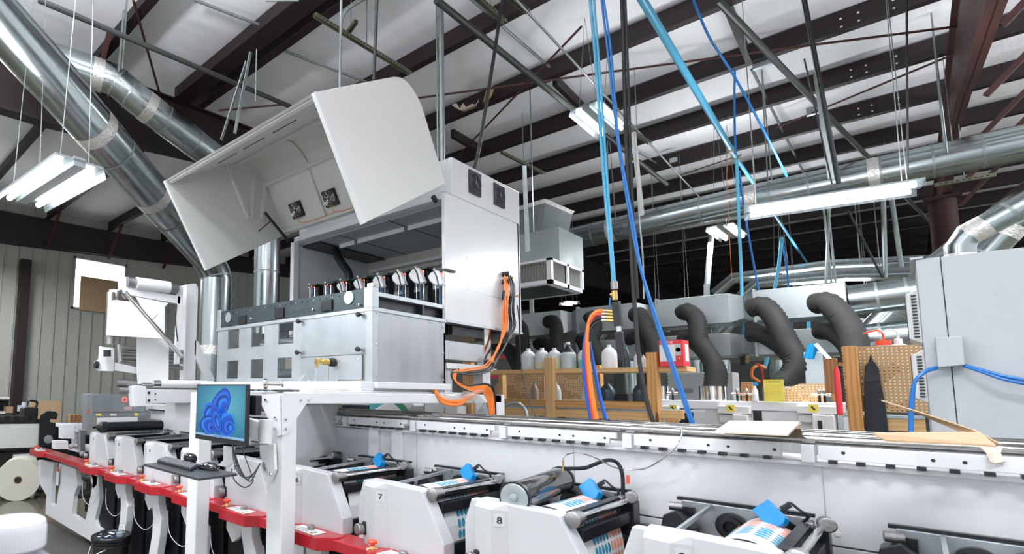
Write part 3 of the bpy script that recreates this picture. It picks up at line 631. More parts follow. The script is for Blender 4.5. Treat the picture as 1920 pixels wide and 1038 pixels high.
SL = {1: 'white print station at the far end with a dark cylinder lying on top', 2: 'white print station next to the far end one, marked 2', 3: 'white print station third from the far end, marked 3, left of the keyboard tray', 4: 'white print station half hidden behind the left gantry post and keyboard', 5: 'white print station behind the hanging monitor cables', 6: 'white print station just right of the right gantry post, marked 6', 7: 'white print station marked 7 between the right gantry post and ink cylinder', 8: 'white print station with the glossy ink cylinder across it, marked 8', 9: 'white print station at the bottom edge right of the ink cylinder', 10: 'print station in the bottom right corner, only its back showing'}
def station(n, full):
    x = OX[n]; t = thing('print_station', SL[n], 'print station', (x-.3, 2.5, RZ), 'numbered print stations')
    # cover: left wing, raised faceted block, main slab
    c = MB().poly([(x-.60, 2.19, RZ), (x-.505, 2.19, RZ), (x-.505, 2.19, 1.185), (x-.565, 2.19, 1.185), (x-.60, 2.19, 1.08)], (0, .05, 0)).build('cover_wing', COVERW, t, bevel=.005)
    c = MB().poly([(x-.43, 2.158, RZ), (x-.035, 2.158, RZ), (x-.035, 2.158, .96), (x-.155, 2.158, 1.18), (x-.17, 2.158, 1.187), (x-.43, 2.158, 1.195)], (0, .085, 0)).build('cover_plate', COVERW, t, bevel=.006)
    b = MB(); lo = [(x-.525, 2.24), (x-.518, 2.143), (x-.432, 2.125), (x-.372, 2.157), (x-.372, 2.24)]; hi = [(x-.520, 2.24), (x-.514, 2.158), (x-.44, 2.152), (x-.377, 2.16), (x-.377, 2.24)]
    A_ = [b.bm.verts.new((p[0], p[1], RZ)) for p in lo]; B_ = [b.bm.verts.new((p[0], p[1], 1.165)) for p in lo]; C_ = [b.bm.verts.new((p[0], p[1], 1.195)) for p in hi]
    for r1, r2 in ((A_, B_), (B_, C_)):
        for i in range(5): b.bm.faces.new((r1[i], r1[(i+1) % 5], r2[(i+1) % 5], r2[i]))
    b.bm.faces.new(A_[::-1]); b.bm.faces.new(C_); b.build('cover_block', COVERW, t, bevel=.003)
    rr = V((.06, .032, 0)).normalized(); cpt = V((x-.402, 2.141, 1.125)); nn = rr.cross(V((0, 0, 1))); 
    pl = MB().poly([cpt+nn*.0006-rr*.021-V((0, 0, .026)), cpt+nn*.0006+rr*.021-V((0, 0, .026)), cpt+nn*.0006+rr*.021+V((0, 0, .026)), cpt+nn*.0006-rr*.021+V((0, 0, .026))], nn*.001).build('number_plate', mat('number_plate_%d' % n, (.55, .57, .58), .4) if n == 1 else NP, t)
    MB().text(str(n), cpt, rr, (0, 0, 1), .027, .003, .018, 1.25).build('number', BLACK, pl)
    # low knob on the rail side
    k = MB().lathe((x-.52, 2.13, .947), [(.027, 0), (.029, .006), (.029, .028), (.025, .033), (.003, .034)], (-.2, -1, 0), 24).build('hand_knob', KNURL, t, smooth=True)
    MB().box(x-.525, x-.495, 2.13, 2.19, .915, .985).build('knob_bearing', BLACK, t, bevel=.01)
    # roller assembly
    MB().cyl((x-.117, 2.20, 1.172), (x-.117, 2.80, 1.172), .013).build('chrome_roller', CHROME, t, smooth=True)
    MB().lathe((x-.117, 2.255, 1.172), [(.024, 0), (.024, .035), (.030, .038), (.031, .075), (.024, .080), (.003, .081)], (0, -1, 0), 24).build('front_knob', KNURL, t, smooth=True)
    MB().lathe((x-.105, 2.80, 1.19), [(.026, 0), (.027, .045), (.022, .050), (.003, .051)], (.25, -1, 0), 24).build('rear_knob', KNURL, t, smooth=True)
    MB().lathe((x-.150, 2.80, 1.178), [(.014, 0), (.014, .04), (.010, .044), (.003, .045)], (.1, -1, 0), 18).build('small_knob', KNURL, t, smooth=True)
    MB().box(x-.175, x-.140, 2.25, 2.86, 1.135, 1.185).build('upper_bar', BLACKM, t, bevel=.003)
    MB().box(x-.135, x-.105, 2.25, 2.86, 1.075, 1.125).build('lower_bar', BLACKM, t, bevel=.003)
    MB().box(x-.150, x-.095, 2.78, 2.87, .80, 1.165).build('side_frame', BLACKM, t, bevel=.005)
    MB().poly([(x-.58, 2.865, .88), (x-.16, 2.865, .88), (x-.16, 2.865, 1.19), (x-.58, 2.865, 1.195)], (0, .02, 0)).build('rear_plate', ALU2, t, bevel=.003)
    MB().box(x-.60, x-.14, 2.875, 2.905, 1.192, 1.205).box(x-.60, x-.53, 2.84, 2.87, 1.10, 1.17).build('plate_edge', BLACKM, t)
    for dx, z, r in ((-.40, 1.115, .055), (-.33, 1.05, .05)):
        MB().lathe((x+dx, 2.868, z), [(r, 0), (r, .03), (r*.8, .032), (r*.75, .05), (r*.45, .052), (r*.4, .03)], (0, -1, 0), 26).build('bearing_disc', BLACKM, t, smooth=True)
    MB().box(x-.285, x-.265, 2.855, 2.866, 1.09, 1.16).build('plate_slot', BLACK, t)
    MB().poly([(x-.66, 2.74, .95), (x-.52, 2.74, .95), (x-.51, 2.74, 1.10), (x-.57, 2.74, 1.165), (x-.62, 2.74, 1.14)], (0, .10, 0)).build('gear_guard', BLACKM, t, bevel=.004)
    MB().lathe((x-.56, 2.80, 1.175), [(.016, 0), (.018, .02), (.018, .05), (.004, .052)], (-1, -.2, 0), 18).build('guard_knob', KNURL, t, smooth=True)
    MB().bar((x-.47, 2.25, 1.155), (x-.47, 2.86, 1.185), .012, .016).build('square_bar', FIX, t)
    MB().bar((x-.36, 2.25, 1.10), (x-.36, 2.86, 1.12), .02, .02).build('support_bar', FIX, t)
    # impression cylinder and web
    cx, cz, R = x-.265, 1.075, .108
    MB().cyl((cx, 2.25, cz), (cx, 2.86, cz), R-.002, 48).build('print_cylinder', BLACKM, t, smooth=True)
    path = [(cx+math.cos(a)*R, cz+math.sin(a)*R) for a in [math.radians(200-8*i) for i in range(25)]]
    web_sheet(path, 2.30, 2.78, 0, 0).build('web_over_cylinder', WEB if full else BLACKM, t, smooth=True)
    web_sheet([(x-.135, 1.07), (x-.120, 1.0), (x-.115, .85), (x-.115, .66)], 2.30, 2.72, .01, 0).build('web_going_down', WEB, t)
    MB().cyl((x-.145, 2.25, 1.0), (x-.145, 2.86, 1.0), .02).build('lower_roller', RUBBER, t, smooth=True)
    MB().box(x-.11, x-.085, 2.3, 2.86, .84, .93).build('lower_tray', BLACKM, t, bevel=.004)
    if full:
        s = V((x-.245, 2.70, 1.205)); ax1 = V((.55, -.35, -.55)).normalized(); ax2 = V((.5, .1, .6)).normalized(); n_ = ax1.cross(ax2).normalized(); ax2 = n_.cross(ax1).normalized()
        w1, w2 = .048, .034
        q = [s-ax1*w1-ax2*w2, s+ax1*w1-ax2*w2, s+ax1*w1+ax2*w2*.4, s+ax1*w1*.75+ax2*w2, s-ax1*w1+ax2*w2]
        MB().poly([p-n_*.018 for p in q], n_*.036).build('blue_sensor', CYAN, t, bevel=.002)
        MB().tube(spline([s+ax2*w2*.8+V((.02, 0, 0)), s+V((.05, .02, .055)), s+V((.08, .03, .03)), s+V((.10, .05, .01)), s+V((.08, .10, -.02))], 6), .005, 8).build('sensor_cable', RUBBER, t, smooth=True)
        MB().bar(s+V((.03, 0, .03)), s+V((.055, .01, .05)), .018, .018).build('cable_plug', BLACK, t, bevel=.003)
        MB().bar(s+V((.02, .02, -.02)), s+V((.06, .06, -.06)), .03, .04).build('sensor_bracket', BLACKM, t, bevel=.003)
    return t
NP = mat('number_plate_grey', (.60, .62, .63), .4)
for n in range(1, 11):
    t = station(n, n >= 6)
# black anilox cylinder resting on station 8 and a similar roll on station 1
t = thing('ink_cylinder', 'glossy black ink cylinder lying across print station 8', 'cylinder', (-1.2, 2.5, 1.15))
a, b = P(966, 932, Y=2.20), V((-1.235, 2.80, 1.225)); d = (b-a).normalized(); R = .062
MB().cyl(a, b, R, 40).build('black_barrel', mat('gloss_black', (.015, .015, .017), .12, .2, coat=.5), t, smooth=True)
for c_, s_ in ((a, 1), (b, 1)):
    MB().lathe(c_-d*.012, [(R*1.06, 0), (R*1.06, .024), (R, .026)], d, 40).build('end_flange', BLACKM, t, smooth=True)
MB().lathe(a-d*.014, [(R*.95, 0), (R*.9, -.004), (R*.5, -.006), (R*.28, -.004), (R*.24, -.014), (R*.1, -.016)], d, 36).build('end_disc', FIX, t, smooth=True)
solo(MB().cyl((OX[1]-.33, 2.22, 1.25), (OX[1]-.33, 2.86, 1.25), .05, 32).lathe((OX[1]-.33, 2.24, 1.25), [(.055, 0), (.055, .06), (.04, .08), (.02, .1)], (0, -1, 0), 24), 'ink_cylinder', BLACKM, 'dark cylinder lying on the first print station', 'cylinder', smooth=True)
# steel gooseneck hose and thin tube over station 8
t = thing('coolant_arm', 'black jointed hose arm with a brass nozzle over station 8', 'hose', (-.85, 2.85, 1.2))
yh = 2.87
ph = [P(1168, 925, Y=yh), P(1167, 890, Y=yh), P(1158, 868, Y=yh), P(1140, 862, Y=yh-.03), P(1115, 870, Y=yh-.08), P(1095, 877, Y=yh-.13), P(1058, 878, Y=yh-.2)]
MB().tube(spline(ph), .0095, 10, ridge=.016).build('arm', BLACK, t, smooth=True)
MB().cyl(P(1056, 862, Y=yh-.2), P(1056, 885, Y=yh-.2), .005, 8).build('nozzle', BRASS, t, smooth=True)
q = P(1168, 925, Y=yh); MB().box(q.x-.03, q.x+.03, yh-.03, yh+.03, 1.16, q.z).build('mounting_block', BLACKM, t, bevel=.004)
MB().box(q.x+.02, q.x+.03, yh-.01, yh+.01, q.z+.05, q.z+.09).build('red_lever', ESTOP, t)
solo(MB().tube(spline([P(1056, 866, Y=2.67), P(1058, 855, Y=2.67), P(1075, 849, Y=2.7), P(1110, 855, Y=2.75), P(1150, 875, Y=2.85), P(1180, 880, Y=2.88), P(1215, 876, Y=2.88), P(1255, 850, Y=2.88), P(1276, 822, Y=2.88), P(1277, 805, Y=2.92)]), .0035, 8), 'steel_braided_tube', CHROME, 'thin braided tube looping over station 8 up to the guide rods', 'tube', smooth=True)

# ------------------------------------------------------------------ gantry, screen, tray
GX0, GX1 = -2.43, -2.30
zt_ = P(500, 738, Y=1.85).z
gantry = thing('gantry', 'white square-tube gantry frame standing over the press carrying the printer unit', 'frame', (-2.8, 3, 0))
def post(x0, x1, label, lo=0):
    t = MB().box(x0, x1, 1.85, 1.95, 0, zt_).build('post', WHITE, gantry, bevel=.008)
    MB().box(x0-.06, x1+.06, 1.80, 2.0, 0, .015).build('foot_plate', WHITE, t)
    return t
pr = post(GX0, GX1, 'right white gantry post in front of the red rail')
pl_ = post(-3.30, -3.175, 'left white gantry post behind the screen')
mb = MB().poly([P(484, 740, Y=1.845), P(527, 737, Y=1.845), P(529, 815, Y=1.845), P(521, 818, Y=1.845)], (0, -.008, 0)).build('front_gusset', WHITE, pr)
xg = GX1+.002
mb = MB().poly([P(528, 736, X=xg), P(584, 738, X=xg), P(537, 812, X=xg), P(529, 816, X=xg)], (.008, 0, 0)).build('side_gusset', WHITE, pr)
for px, py in ((489, 748), (499, 749), (517, 783), (517, 803)): MB().lathe(P(px, py, Y=1.837), [(.008, 0), (.008, .008), (.003, .009)], (0, -1, 0), 8).build('bolt', CHROME, pr, smooth=True)
for px, py in ((563, 749), (578, 749), (535, 785), (535, 803)): MB().lathe(P(px, py, X=xg+.008), [(.008, 0), (.008, .008), (.003, .009)], (1, 0, 0), 8).build('bolt', CHROME, pr, smooth=True)
z0b, z1b = P(600, 757, X=GX1).z, P(600, 735, X=GX1).z
def beam(x0, x1, y0, y1, z0, z1, label, m=WHITE): return MB().box(x0, x1, y0, y1, z0, z1).build('beam', m, gantry, bevel=.006)
beam(GX0, GX1, 1.95, 4.15, z0b, z1b, 'white square beam running back from the right gantry post over the guide rods')
beam(-3.30, -3.175, 1.95, 4.15, z0b, z1b, 'white square beam running back from the left gantry post')
beam(GX0+.02, GX1-.02, 2.05, 4.0, z1b, z1b+.012, 'thin white rail plate on top of the right gantry beam')
# rear gantry leg
q0 = P(893, 745, X=GX1); q1 = P(925, 800, X=GX1)
MB().box(GX0, GX1, 4.0, 4.2, 0, z1b).build('rear_post', WHITE, gantry, bevel=.006)
# cross beams carrying the ink unit
zlow = P(500, 735, Y=2.50).z; zhi = 1.722
MB().box(-4.25, -2.32, 2.48, 2.60, zlow+.02, zhi-.002).build('cross_beam', WHITE, gantry, bevel=.004)
MB().box(GX1-.10, GX1+.01, 2.60, 3.42, 1.675, 1.718).build('cross_beam', WHITE, gantry, bevel=.004)
MB().box(-4.2, -2.42, 3.30, 3.42, 1.66, 1.718).build('cross_beam', WHITE, gantry, bevel=.004)
# stainless spool knob under the unit
a = P(487, 719, Y=2.3); 
solo(MB().lathe((a.x, 2.34, a.z), [(.038, 0), (.038, .02), (.028, .022), (.012, .03), (.012, .12), (.018, .125), (.02, .14)], (.7, .7, 0), 28), 'spool_knob', CHROME, 'stainless disc-ended knob sticking out below the aluminium box', 'knob', smooth=True)
# white web dropping beneath the gantry
xw = -2.75
solo(MB().poly([P(536, 760, Y=2.30), P(634, 758, Y=2.95), P(634, 880, Y=2.95), P(540, 900, Y=2.30)], (-.002, 0, 0)), 'hanging_web', mat('glossy_web', (.62, .64, .66), .18, bump=.03, bscale=3), 'broad pale web hanging down beside the right gantry post', 'web')
solo(MB().cyl((-2.6, 2.25, 1.02), (-2.6, 2.92, 1.02), .05, 24), 'idler_roller', RUBBER, 'dark idler roller at the foot of the hanging web', 'roller', smooth=True)

# monitor
Dl, Dr = 3.2, 2.76
tl, tr_, bl, br = P(369, 718, D=Dl), P(464, 722, D=Dr), P(366, 820, D=Dl), P(459, 838, D=Dr)
ex = (tr_-tl); ez = V((0, 0, 1)); w_m = math.hypot(ex.x, ex.y); ex = V((ex.x, ex.y, 0)).normalized(); nrm = ex.cross(ez)   # towards the camera?
h_m = ((tl.z-bl.z)+(tr_.z-br.z))/2; org = V(((tl.x+bl.x)/2, (tl.y+bl.y)/2, (bl.z+br.z)/2))
if nrm.dot(EYE-org) < 0: nrm = -nrm
def S(u, v, d=0): return org+ex*(u*w_m)+ez*(v*h_m)+nrm*d
tm = thing('monitor', 'flat computer monitor showing a blue ribbon wallpaper', 'monitor', S(.5, 0))
MB().poly([S(0, 0, -.02), S(1, 0, -.02), S(1, 1, -.02), S(0, 1, -.02)], nrm*.02).build('bezel', BLACK, tm, bevel=.003)
MB().poly([S(.2, .15, -.05), S(.8, .15, -.05), S(.8, .75, -.05), S(.2, .75, -.05)], nrm*.03).build('rear_housing', BLACK, tm, bevel=.01)
bm = bmesh.new(); uvl = bm.loops.layers.uv.new('UVMap'); f = bm.faces.new([bm.verts.new(S(u, v, .001)) for u, v in ((.02, .085), (.975, .085), (.975, .975), (.02, .975))])
for l, uv in zip(f.loops, ((0, 0), (1, 0), (1, 1), (0, 1))): l[uvl].uv = uv
mb = MB(); mb.bm = bm; scr = mb.build('screen', SCREEN, tm)
PB = [(.02, .10, .42), (.01, .06, .60), (.03, .16, .75), (.0, .04, .30), (.015, .09, .55), (.05, .22, .80)]
def ribbon(cx, cy, rx, ry, rot, n, base, z):
    for i in range(n):
        f_ = 1-i/(n+.6); pts = []
        for k in range(26):
            a = 2*math.pi*k/26; x = rx*f_*math.cos(a)*(1+.12*math.sin(2*a+i)); y = ry*f_*math.sin(a)
            pts.append(S(cx+i*rx*.10+(x*math.cos(rot)-y*math.sin(rot)), cy-i*ry*.06+(x*math.sin(rot)+y*math.cos(rot))*1.2, z+.0004*i))
        m_ = MB(); m_.bm.faces.new([m_.bm.verts.new(p) for p in pts])
        m_.build('wallpaper_shape', WP[(i+base) % len(WP)], scr)
WP = [emitcol('wallpaper_blue_%d' % i, c) for i, c in enumerate(((.003, .05, .38), (.008, .12, .62), (.002, .03, .24), (.012, .17, .72), (.004, .07, .45)))]
ribbon(.52, .66, .16, .25, -.5, 6, 0, .002); ribbon(.32, .48, .15, .16, .3, 5, 1, .005); ribbon(.30, .28, .17, .14, -.2, 6, 2, .008); ribbon(.68, .32, .16, .15, .9, 6, 3, .011); ribbon(.48, .40, .10, .22, .35, 5, 4, .014)
MB().poly([S(.02, .085, .0014), S(.975, .085, .0014), S(.975, .125, .0014), S(.02, .125, .0014)], nrm*.0002).build('task_bar', emitcol('task_bar_blue', (.25, .42, .62), .8), scr)
for k in range(5): MB().poly([S(.42+k*.035, .095, .002), S(.44+k*.035, .095, .002), S(.44+k*.035, .118, .002), S(.42+k*.035, .118, .002)], nrm*.0002).build('task_icon', WP[3], scr)
# mini computer behind the screen's right edge
solo(MB().poly([S(.84, .50, -.08), S(.84, .82, -.08), S(1.03, .82, -.08), S(1.03, .50, -.08)], nrm*.035), 'mini_computer', BLACK, 'small black mini computer fixed to the back of the monitor at its right edge', 'computer', bevel=.003)
# monitor arm clamped to the right post
t = thing('screen_mount', 'white swivelling screen mount clamped to the right gantry post', 'bracket', (-2.45, 1.8, 1.3))
q = P(497, 830, Y=1.78); MB().cyl((q.x, 1.78, q.z), (q.x, 1.78, P(497, 786, Y=1.78).z), .036, 24).build('arm_pivot', WHITE, t, smooth=True)
a, b = P(462, 800, D=2.95), P(492, 808, Y=1.78); MB().bar(a, b, .05, .10).build('arm_beam', WHITE, t, bevel=.006)
MB().poly([P(486, 835, Y=1.82), P(513, 832, Y=1.82), P(515, 880, Y=1.82), P(505, 905, Y=1.82), P(497, 870, Y=1.82), P(487, 855, Y=1.82)], (0, .02, 0)).build('lower_plate', WHITE, t, bevel=.004)
for px, py in ((510, 824), (508, 888)): MB().lathe(P(px, py, Y=1.815), [(.009, 0), (.009, .008), (.003, .009)], (0, -1, 0), 8).build('bolt', CHROME, t)
MB().poly([P(418, 835, D=2.95), P(436, 838, D=2.95), P(434, 868, D=2.95), P(424, 876, D=2.95), P(408, 872, D=2.95), P(418, 862, D=2.95)], (0, .02, 0)).build('tray_hanger', WHITE, t, bevel=.003)
for i in range(4):
    pts = [P(436, 832, D=2.85), P(438+i*4, 862+i*5, D=2.8), P(450+i*6, 890+i*4, D=2.75), P(470+i*4, 892-i*4, D=2.75), P(488, 868, D=2.8)]
    solo(MB().tube(spline(pts), .003, 6), 'monitor_cable', RUBBER, 'black cable loop hanging below the monitor, %s of four' % ['shortest', 'second', 'third', 'longest'][i], 'cable', 'cables below the monitor', smooth=True)
solo(MB().tube(spline([P(434, 878, D=2.75), P(440, 900, D=2.72), P(458, 913, D=2.7), P(474, 903, D=2.72), P(470, 885, D=2.75), P(455, 845, D=2.78)]), .003, 6), 'monitor_cable', RUBBER, 'black cable drooping lowest beside the keyboard tray', 'cable', smooth=True)
# tray, keyboard, mouse, scanner
ZT = 1.25
tc_ = [P(269, 869, Z=ZT), P(372, 896, Z=ZT), P(445, 887, Z=ZT), P(345, 862, Z=ZT)]
solo(MB().poly(tc_, (0, 0, -.012)), 'keyboard_tray', mat('dark_tray', (.035, .04, .045), .35), 'dark grey keyboard tray in front of the left gantry post', 'tray', bevel=.002)
t = thing('keyboard', 'black computer keyboard lying on the dark tray', 'keyboard', P(335, 872, Z=ZT))
k0, k1, k3 = P(294, 867, Z=ZT), P(358, 884, Z=ZT), P(315, 859, Z=ZT); e1_ = (k1-k0); e2_ = (k3-k0); e2_ = e2_.normalized()*.15
MB().poly([k0, k1, k1+e2_, k0+e2_], (0, 0, .014)).build('keyboard_base', BLACK, t, bevel=.003)
KEYM = mat('key_caps', (.16, .17, .19), .3)
for r in range(5):
    for c_ in range(15):
        p = k0+e1_*((c_+.5)/15.4+.01)+e2_*((r+.5)/5.3+.02)+V((0, 0, .014)); a1 = e1_*.024; a2 = e2_*.075
        MB().poly([p-a1-a2, p+a1-a2, p+a1+a2, p-a1+a2], (0, 0, .006)).build('key', KEYM, t)
def ellip(name, c, a, b, h, m, label, cat, rot=0):
    mb = MB(); bmesh.ops.create_uvsphere(mb.bm, u_segments=24, v_segments=14, radius=1)
    R_ = Matrix.Rotation(rot, 4, 'Z')
    for v in mb.bm.verts:
        z = max(v.co.z, -.05); q = R_ @ V((v.co.x*a, v.co.y*b, 0)); v.co = V(c)+V((q.x, q.y, z*h))
    return solo(mb, name, m, label, cat, smooth=True)
gl = mat('glossy_black', (.008, .008, .01), .08)
ellip('computer_mouse', P(392, 880, Z=ZT)+V((0, 0, .003)), .065, .036, .036, gl, 'glossy black computer mouse on the right of the keyboard', 'mouse', .3)
t = thing('barcode_scanner', 'glossy black oval scanner standing behind the keyboard', 'scanner', P(357, 863, Z=ZT))
q = P(357, 859, Z=ZT+.03); ms = MB(); ms.lathe(q-ex*.05, [(.001, 0), (.02, .004), (.028, .02), (.028, .075), (.02, .092), (.001, .095)], ex, 24).build('oval_shell', gl, t, smooth=True)
MB().box(q.x-.03, q.x+.03, q.y-.02, q.y+.02, ZT, ZT+.012).build('foot', gl, t); 

# ------------------------------------------------------------------ aluminium ink unit on the gantry
AX0, AX1, AY0, AY1, AZ0, AZ1 = -4.235, -2.35, 2.62, 3.43, 1.722, 2.20
t = thing('ink_unit', 'bare aluminium box unit with square openings sitting on the gantry', 'machine housing', ((AX0+AX1)/2, (AY0+AY1)/2, AZ0))
yA = AY0
def AP(px, py): return P(px, py, Y=yA)
# front plate with six real openings: built from strips around them
wins = []
for (l, r, tp, bt) in (((427, 448, 619, 653)), ((471, 496, 612, 649)), ((522, 550, 606, 644)), ((425, 446, 676, 708)), ((470, 493, 673, 708)), ((520, 547, 670, 708))):
    a, b = AP(l, (tp+bt)/2), AP(r, (tp+bt)/2); wins.append((a.x, b.x, AP((l+r)/2, bt).z, AP((l+r)/2, tp).z))
top = wins[:3]; bot = wins[3:]
ups = [[a, b, min(w[2] for w in top), max(w[3] for w in top)] for a, b, c, d in top]; z1, z2 = ups[0][2], ups[0][3]; z3, z4 = min(w[2] for w in bot), max(w[3] for w in bot)
xcut = AP(565, 650).x
mb = MB(); T = .012
mb.box(AX0, xcut, yA, yA+T, AZ0, z3).box(AX0, xcut, yA, yA+T, z4, z1).box(AX0, xcut, yA, yA+T, z2, AZ1)
for (za, zb_, ws) in ((z3, z4, bot), (z1, z2, top)):
    e = [AX0]+[v for w_ in ws for v in (w_[0], w_[1])]+[xcut]
    for i in range(0, len(e), 2): mb.box(e[i], e[i+1], yA, yA+T, za, zb_)
mb.build('window_plate', ALU, t)
MB().box(xcut, AX1-.06, yA-.004, yA+T, 1.90, AZ1-.02).build('door_panel', ALU2, t, bevel=.002)
MB().box(xcut, xcut+.30, yA-.002, yA+T, AZ0, 1.895).build('lower_panel', ALU2, t)
MB().box(xcut+.40, AX1-.09, yA-.004, yA+T, AZ0+.01, 1.895).build('lower_panel', ALU, t)
MB().box(xcut+.30, xcut+.40, yA, yA+T, AZ0, 1.895).build('lower_panel', ALU, t)
MB().box(AX1-.06, AX1+.004, yA-.008, yA+.05, AZ0, AZ1).build('corner_post', ALU, t, bevel=.003)
MB().box(AX0, AX1+.006, yA-.010, yA+.03, AZ1-.022, AZ1+.004).build('top_edge', ALU, t, bevel=.002)
MB().box(AX1-.01, AX1, yA+.05, AY1, AZ0, AZ1-.02).build('side_panel', mat('streaked_aluminium', (.40, .42, .45), .40, .75, var=.28, scale=1.6, stretch=(3, 3, .5)), t)
MB().box(AX1-.03, AX1+.008, yA, AY1+.01, AZ1-.022, AZ1+.004).build('top_edge', ALU, t, bevel=.002)
MB().box(AX0, AX0+.01, yA, AY1, AZ0, AZ1).build('side_panel', ALU, t)
MB().box(AX0, AX1, AY1-.02, AY1, AZ0, AZ1-.1).build('rear_panel', mat('inner_cream', (.60, .59, .54), .6), t)
MB().cyl((-3.9, 2.9, 2.05), (-3.3, 3.1, 2.05), .06).build('inner_roller', FIX, t, smooth=True)
MB().cyl((-4.1, 3.0, 1.80), (-3.1, 3.0, 1.80), .04).build('inner_roller', FIX, t, smooth=True)
for px, py in ((566, 603), (679, 590), (564, 661), (678, 655)):
    q = AP(px, py); MB().lathe(q, [(.006, 0), (.006, .025), (.016, .027), (.018, .045), (.012, .052)], (0, -1, 0), 10).build('black_knob', BLACK, t)
for px, py in ((413, 665), (437, 665), (482, 662), (570, 680), (673, 673), (676, 709), (635, 683), (633, 711)):
    q = AP(px, py); MB().lathe(q, [(.006, 0), (.006, .008), (.002, .009)], (0, -1, 0), 8).build('bolt', CHROME, t)
for f in (.06, .5, .94):
    MB().lathe((AX1, AY0+.03, AZ0+f*(AZ1-AZ0)), [(.007, 0), (.007, .008), (.002, .009)], (1, 0, 0), 8).build('bolt', CHROME, t); MB().lathe((AX1, AY1-.03, AZ0+f*(AZ1-AZ0-.03)), [(.007, 0), (.007, .008), (.002, .009)], (1, 0, 0), 8).build('bolt', CHROME, t)
# brass rotary joint and clear tube
t2 = thing('rotary_joint', 'brass rotary joint with a black collar on the aluminium box front', 'fitting', AP(612, 690))
c = AP(626, 679); MB().lathe(c, [(.03, 0), (.03, .03), (.024, .034), (.024, .05)], (0, -1, 0), 20).build('black_collar', RUBBER, t2, smooth=True)
MB().lathe(c+V((0, -.05, 0)), [(.022, 0), (.022, .05), (.018, .055), (.018, .075), (.022, .08), (.022, .10), (.01, .102)], (-.25, -1, 0), 20).build('brass_body', BRASS, t2, smooth=True)
b_ = c+V((-.025, -.14, 0)); MB().cyl(b_, b_-V((0, 0, .045)), .009, 12).build('brass_elbow', BRASS, t2, smooth=True)
MB().tube(spline([b_-V((0, 0, .04)), b_-V((.005, 0, .09)), b_-V((.04, -.02, .15)), b_-V((.06, -.02, .165))]), .008, 10).build('clear_tube', GLASSP, t2, smooth=True)
solo(MB().tube(spline([AP(574, 702)+V((0, -.01, 0)), AP(569, 715)+V((0, -.05, 0)), AP(572, 729)+V((0, -.07, 0)), AP(584, 727)+V((0, -.05, 0)), AP(583, 712)+V((0, -.02, 0))]), .007, 10), 'clear_tube', GLASSP, 'clear tube loop hanging at the lower front of the aluminium box', 'tube', smooth=True)
# black punched plate standing on the box, left long edge
pz = lambda px, py: AP(px, py).z
t = thing('punched_plate', 'long dark punched machine plate standing on the aluminium box', 'machine part', (-3.3, yA, AZ1))
MB().poly([(AX0+.07, yA, AZ1+.006), (AX1-.07, yA, AZ1+.006), (AX1-.07, yA, AZ1+.135), (AX0+.07, yA, AZ1+.155)], (0, .012, 0)).build('dark_plate', BLKALU, t)
for px, py, w_ in ((455, 600, 13), (525, 587, 15), (614, 573, 20)):
    q = AP(px, py); MB().box(q.x-.055, q.x+.055, yA-.014, yA, q.z-.038, q.z+.04).build('cover_square', BLACKM, t, bevel=.002)
for px, py in ((429, 587), (655, 548)):
    q = AP(px, py); MB().lathe((q.x, yA, AZ1+.09), [(.045, 0), (.045, .008), (.002, .0085)], (0, -1, 0), 28).build('cover_disc', FIX, t, smooth=True)
for i in range(26):
    q = (AX0+.12+i*.066, yA, AZ1+.125-.0006*i); MB().lathe(q, [(.005, 0), (.005, .004)], (0, -1, 0), 6).build('screw', CHROME if i % 3 == 0 else BLACK, t)
for i in range(24):
    q = (AX0+.15+random.random()*1.6, yA, AZ1+.03+random.random()*.08); MB().lathe(q, [(.004, 0), (.004, .001)], (0, -1, 0), 6).build('hole', BLACK, t)
for q in (AP(473, 597), AP(589, 580), AP(676, 571)): MB().lathe(q, [(.008, 0), (.008, .02), (.002, .021)], (0, -1, 0), 10).build('bolt', CHROME, t)
# corner block and cross rail with printed-circuit bay
MB().box(AX1-.075, AX1+.0, yA-.005, yA+.06, AZ1+.004, AZ1+.14).build('corner_block', ALU, t, bevel=.003)
MB().box(AX1-.05, AX1-.0, yA-.0, yA+.05, AZ1+.14, AZ1+.165).build('corner_cap', CHROME, t)
MB().box(AX0, AX0+.06, yA-.005, yA+.06, AZ1, AZ1+.17).build('corner_block', ALU, t, bevel=.003)
t = thing('slide_rail', 'pale aluminium slide rail running back from the corner into the cabinet', 'rail', (AX1, 3, AZ1))
MB().box(AX1-.05, AX1-.012, yA+.06, 3.5, AZ1+.085, AZ1+.115).build('light_rail', ALU, t, bevel=.002)
MB().box(AX1-.16, AX1-.052, yA+.06, 3.6, AZ1+.08, AZ1+.125).build('dark_carriage', BLACKM, t)
MB().box(AX1-.10, AX1-.06, yA+.06, 3.5, AZ1+.01, AZ1+.08).build('dark_plate', BLACKM, t)
solo(MB().box(AX0+.05, AX1-.02, 3.18, 3.20, AZ1+.01, AZ1+.13), 'carriage_plate', BLKALU, 'dark punched plate behind the slide rail carrying the print heads', 'machine part')
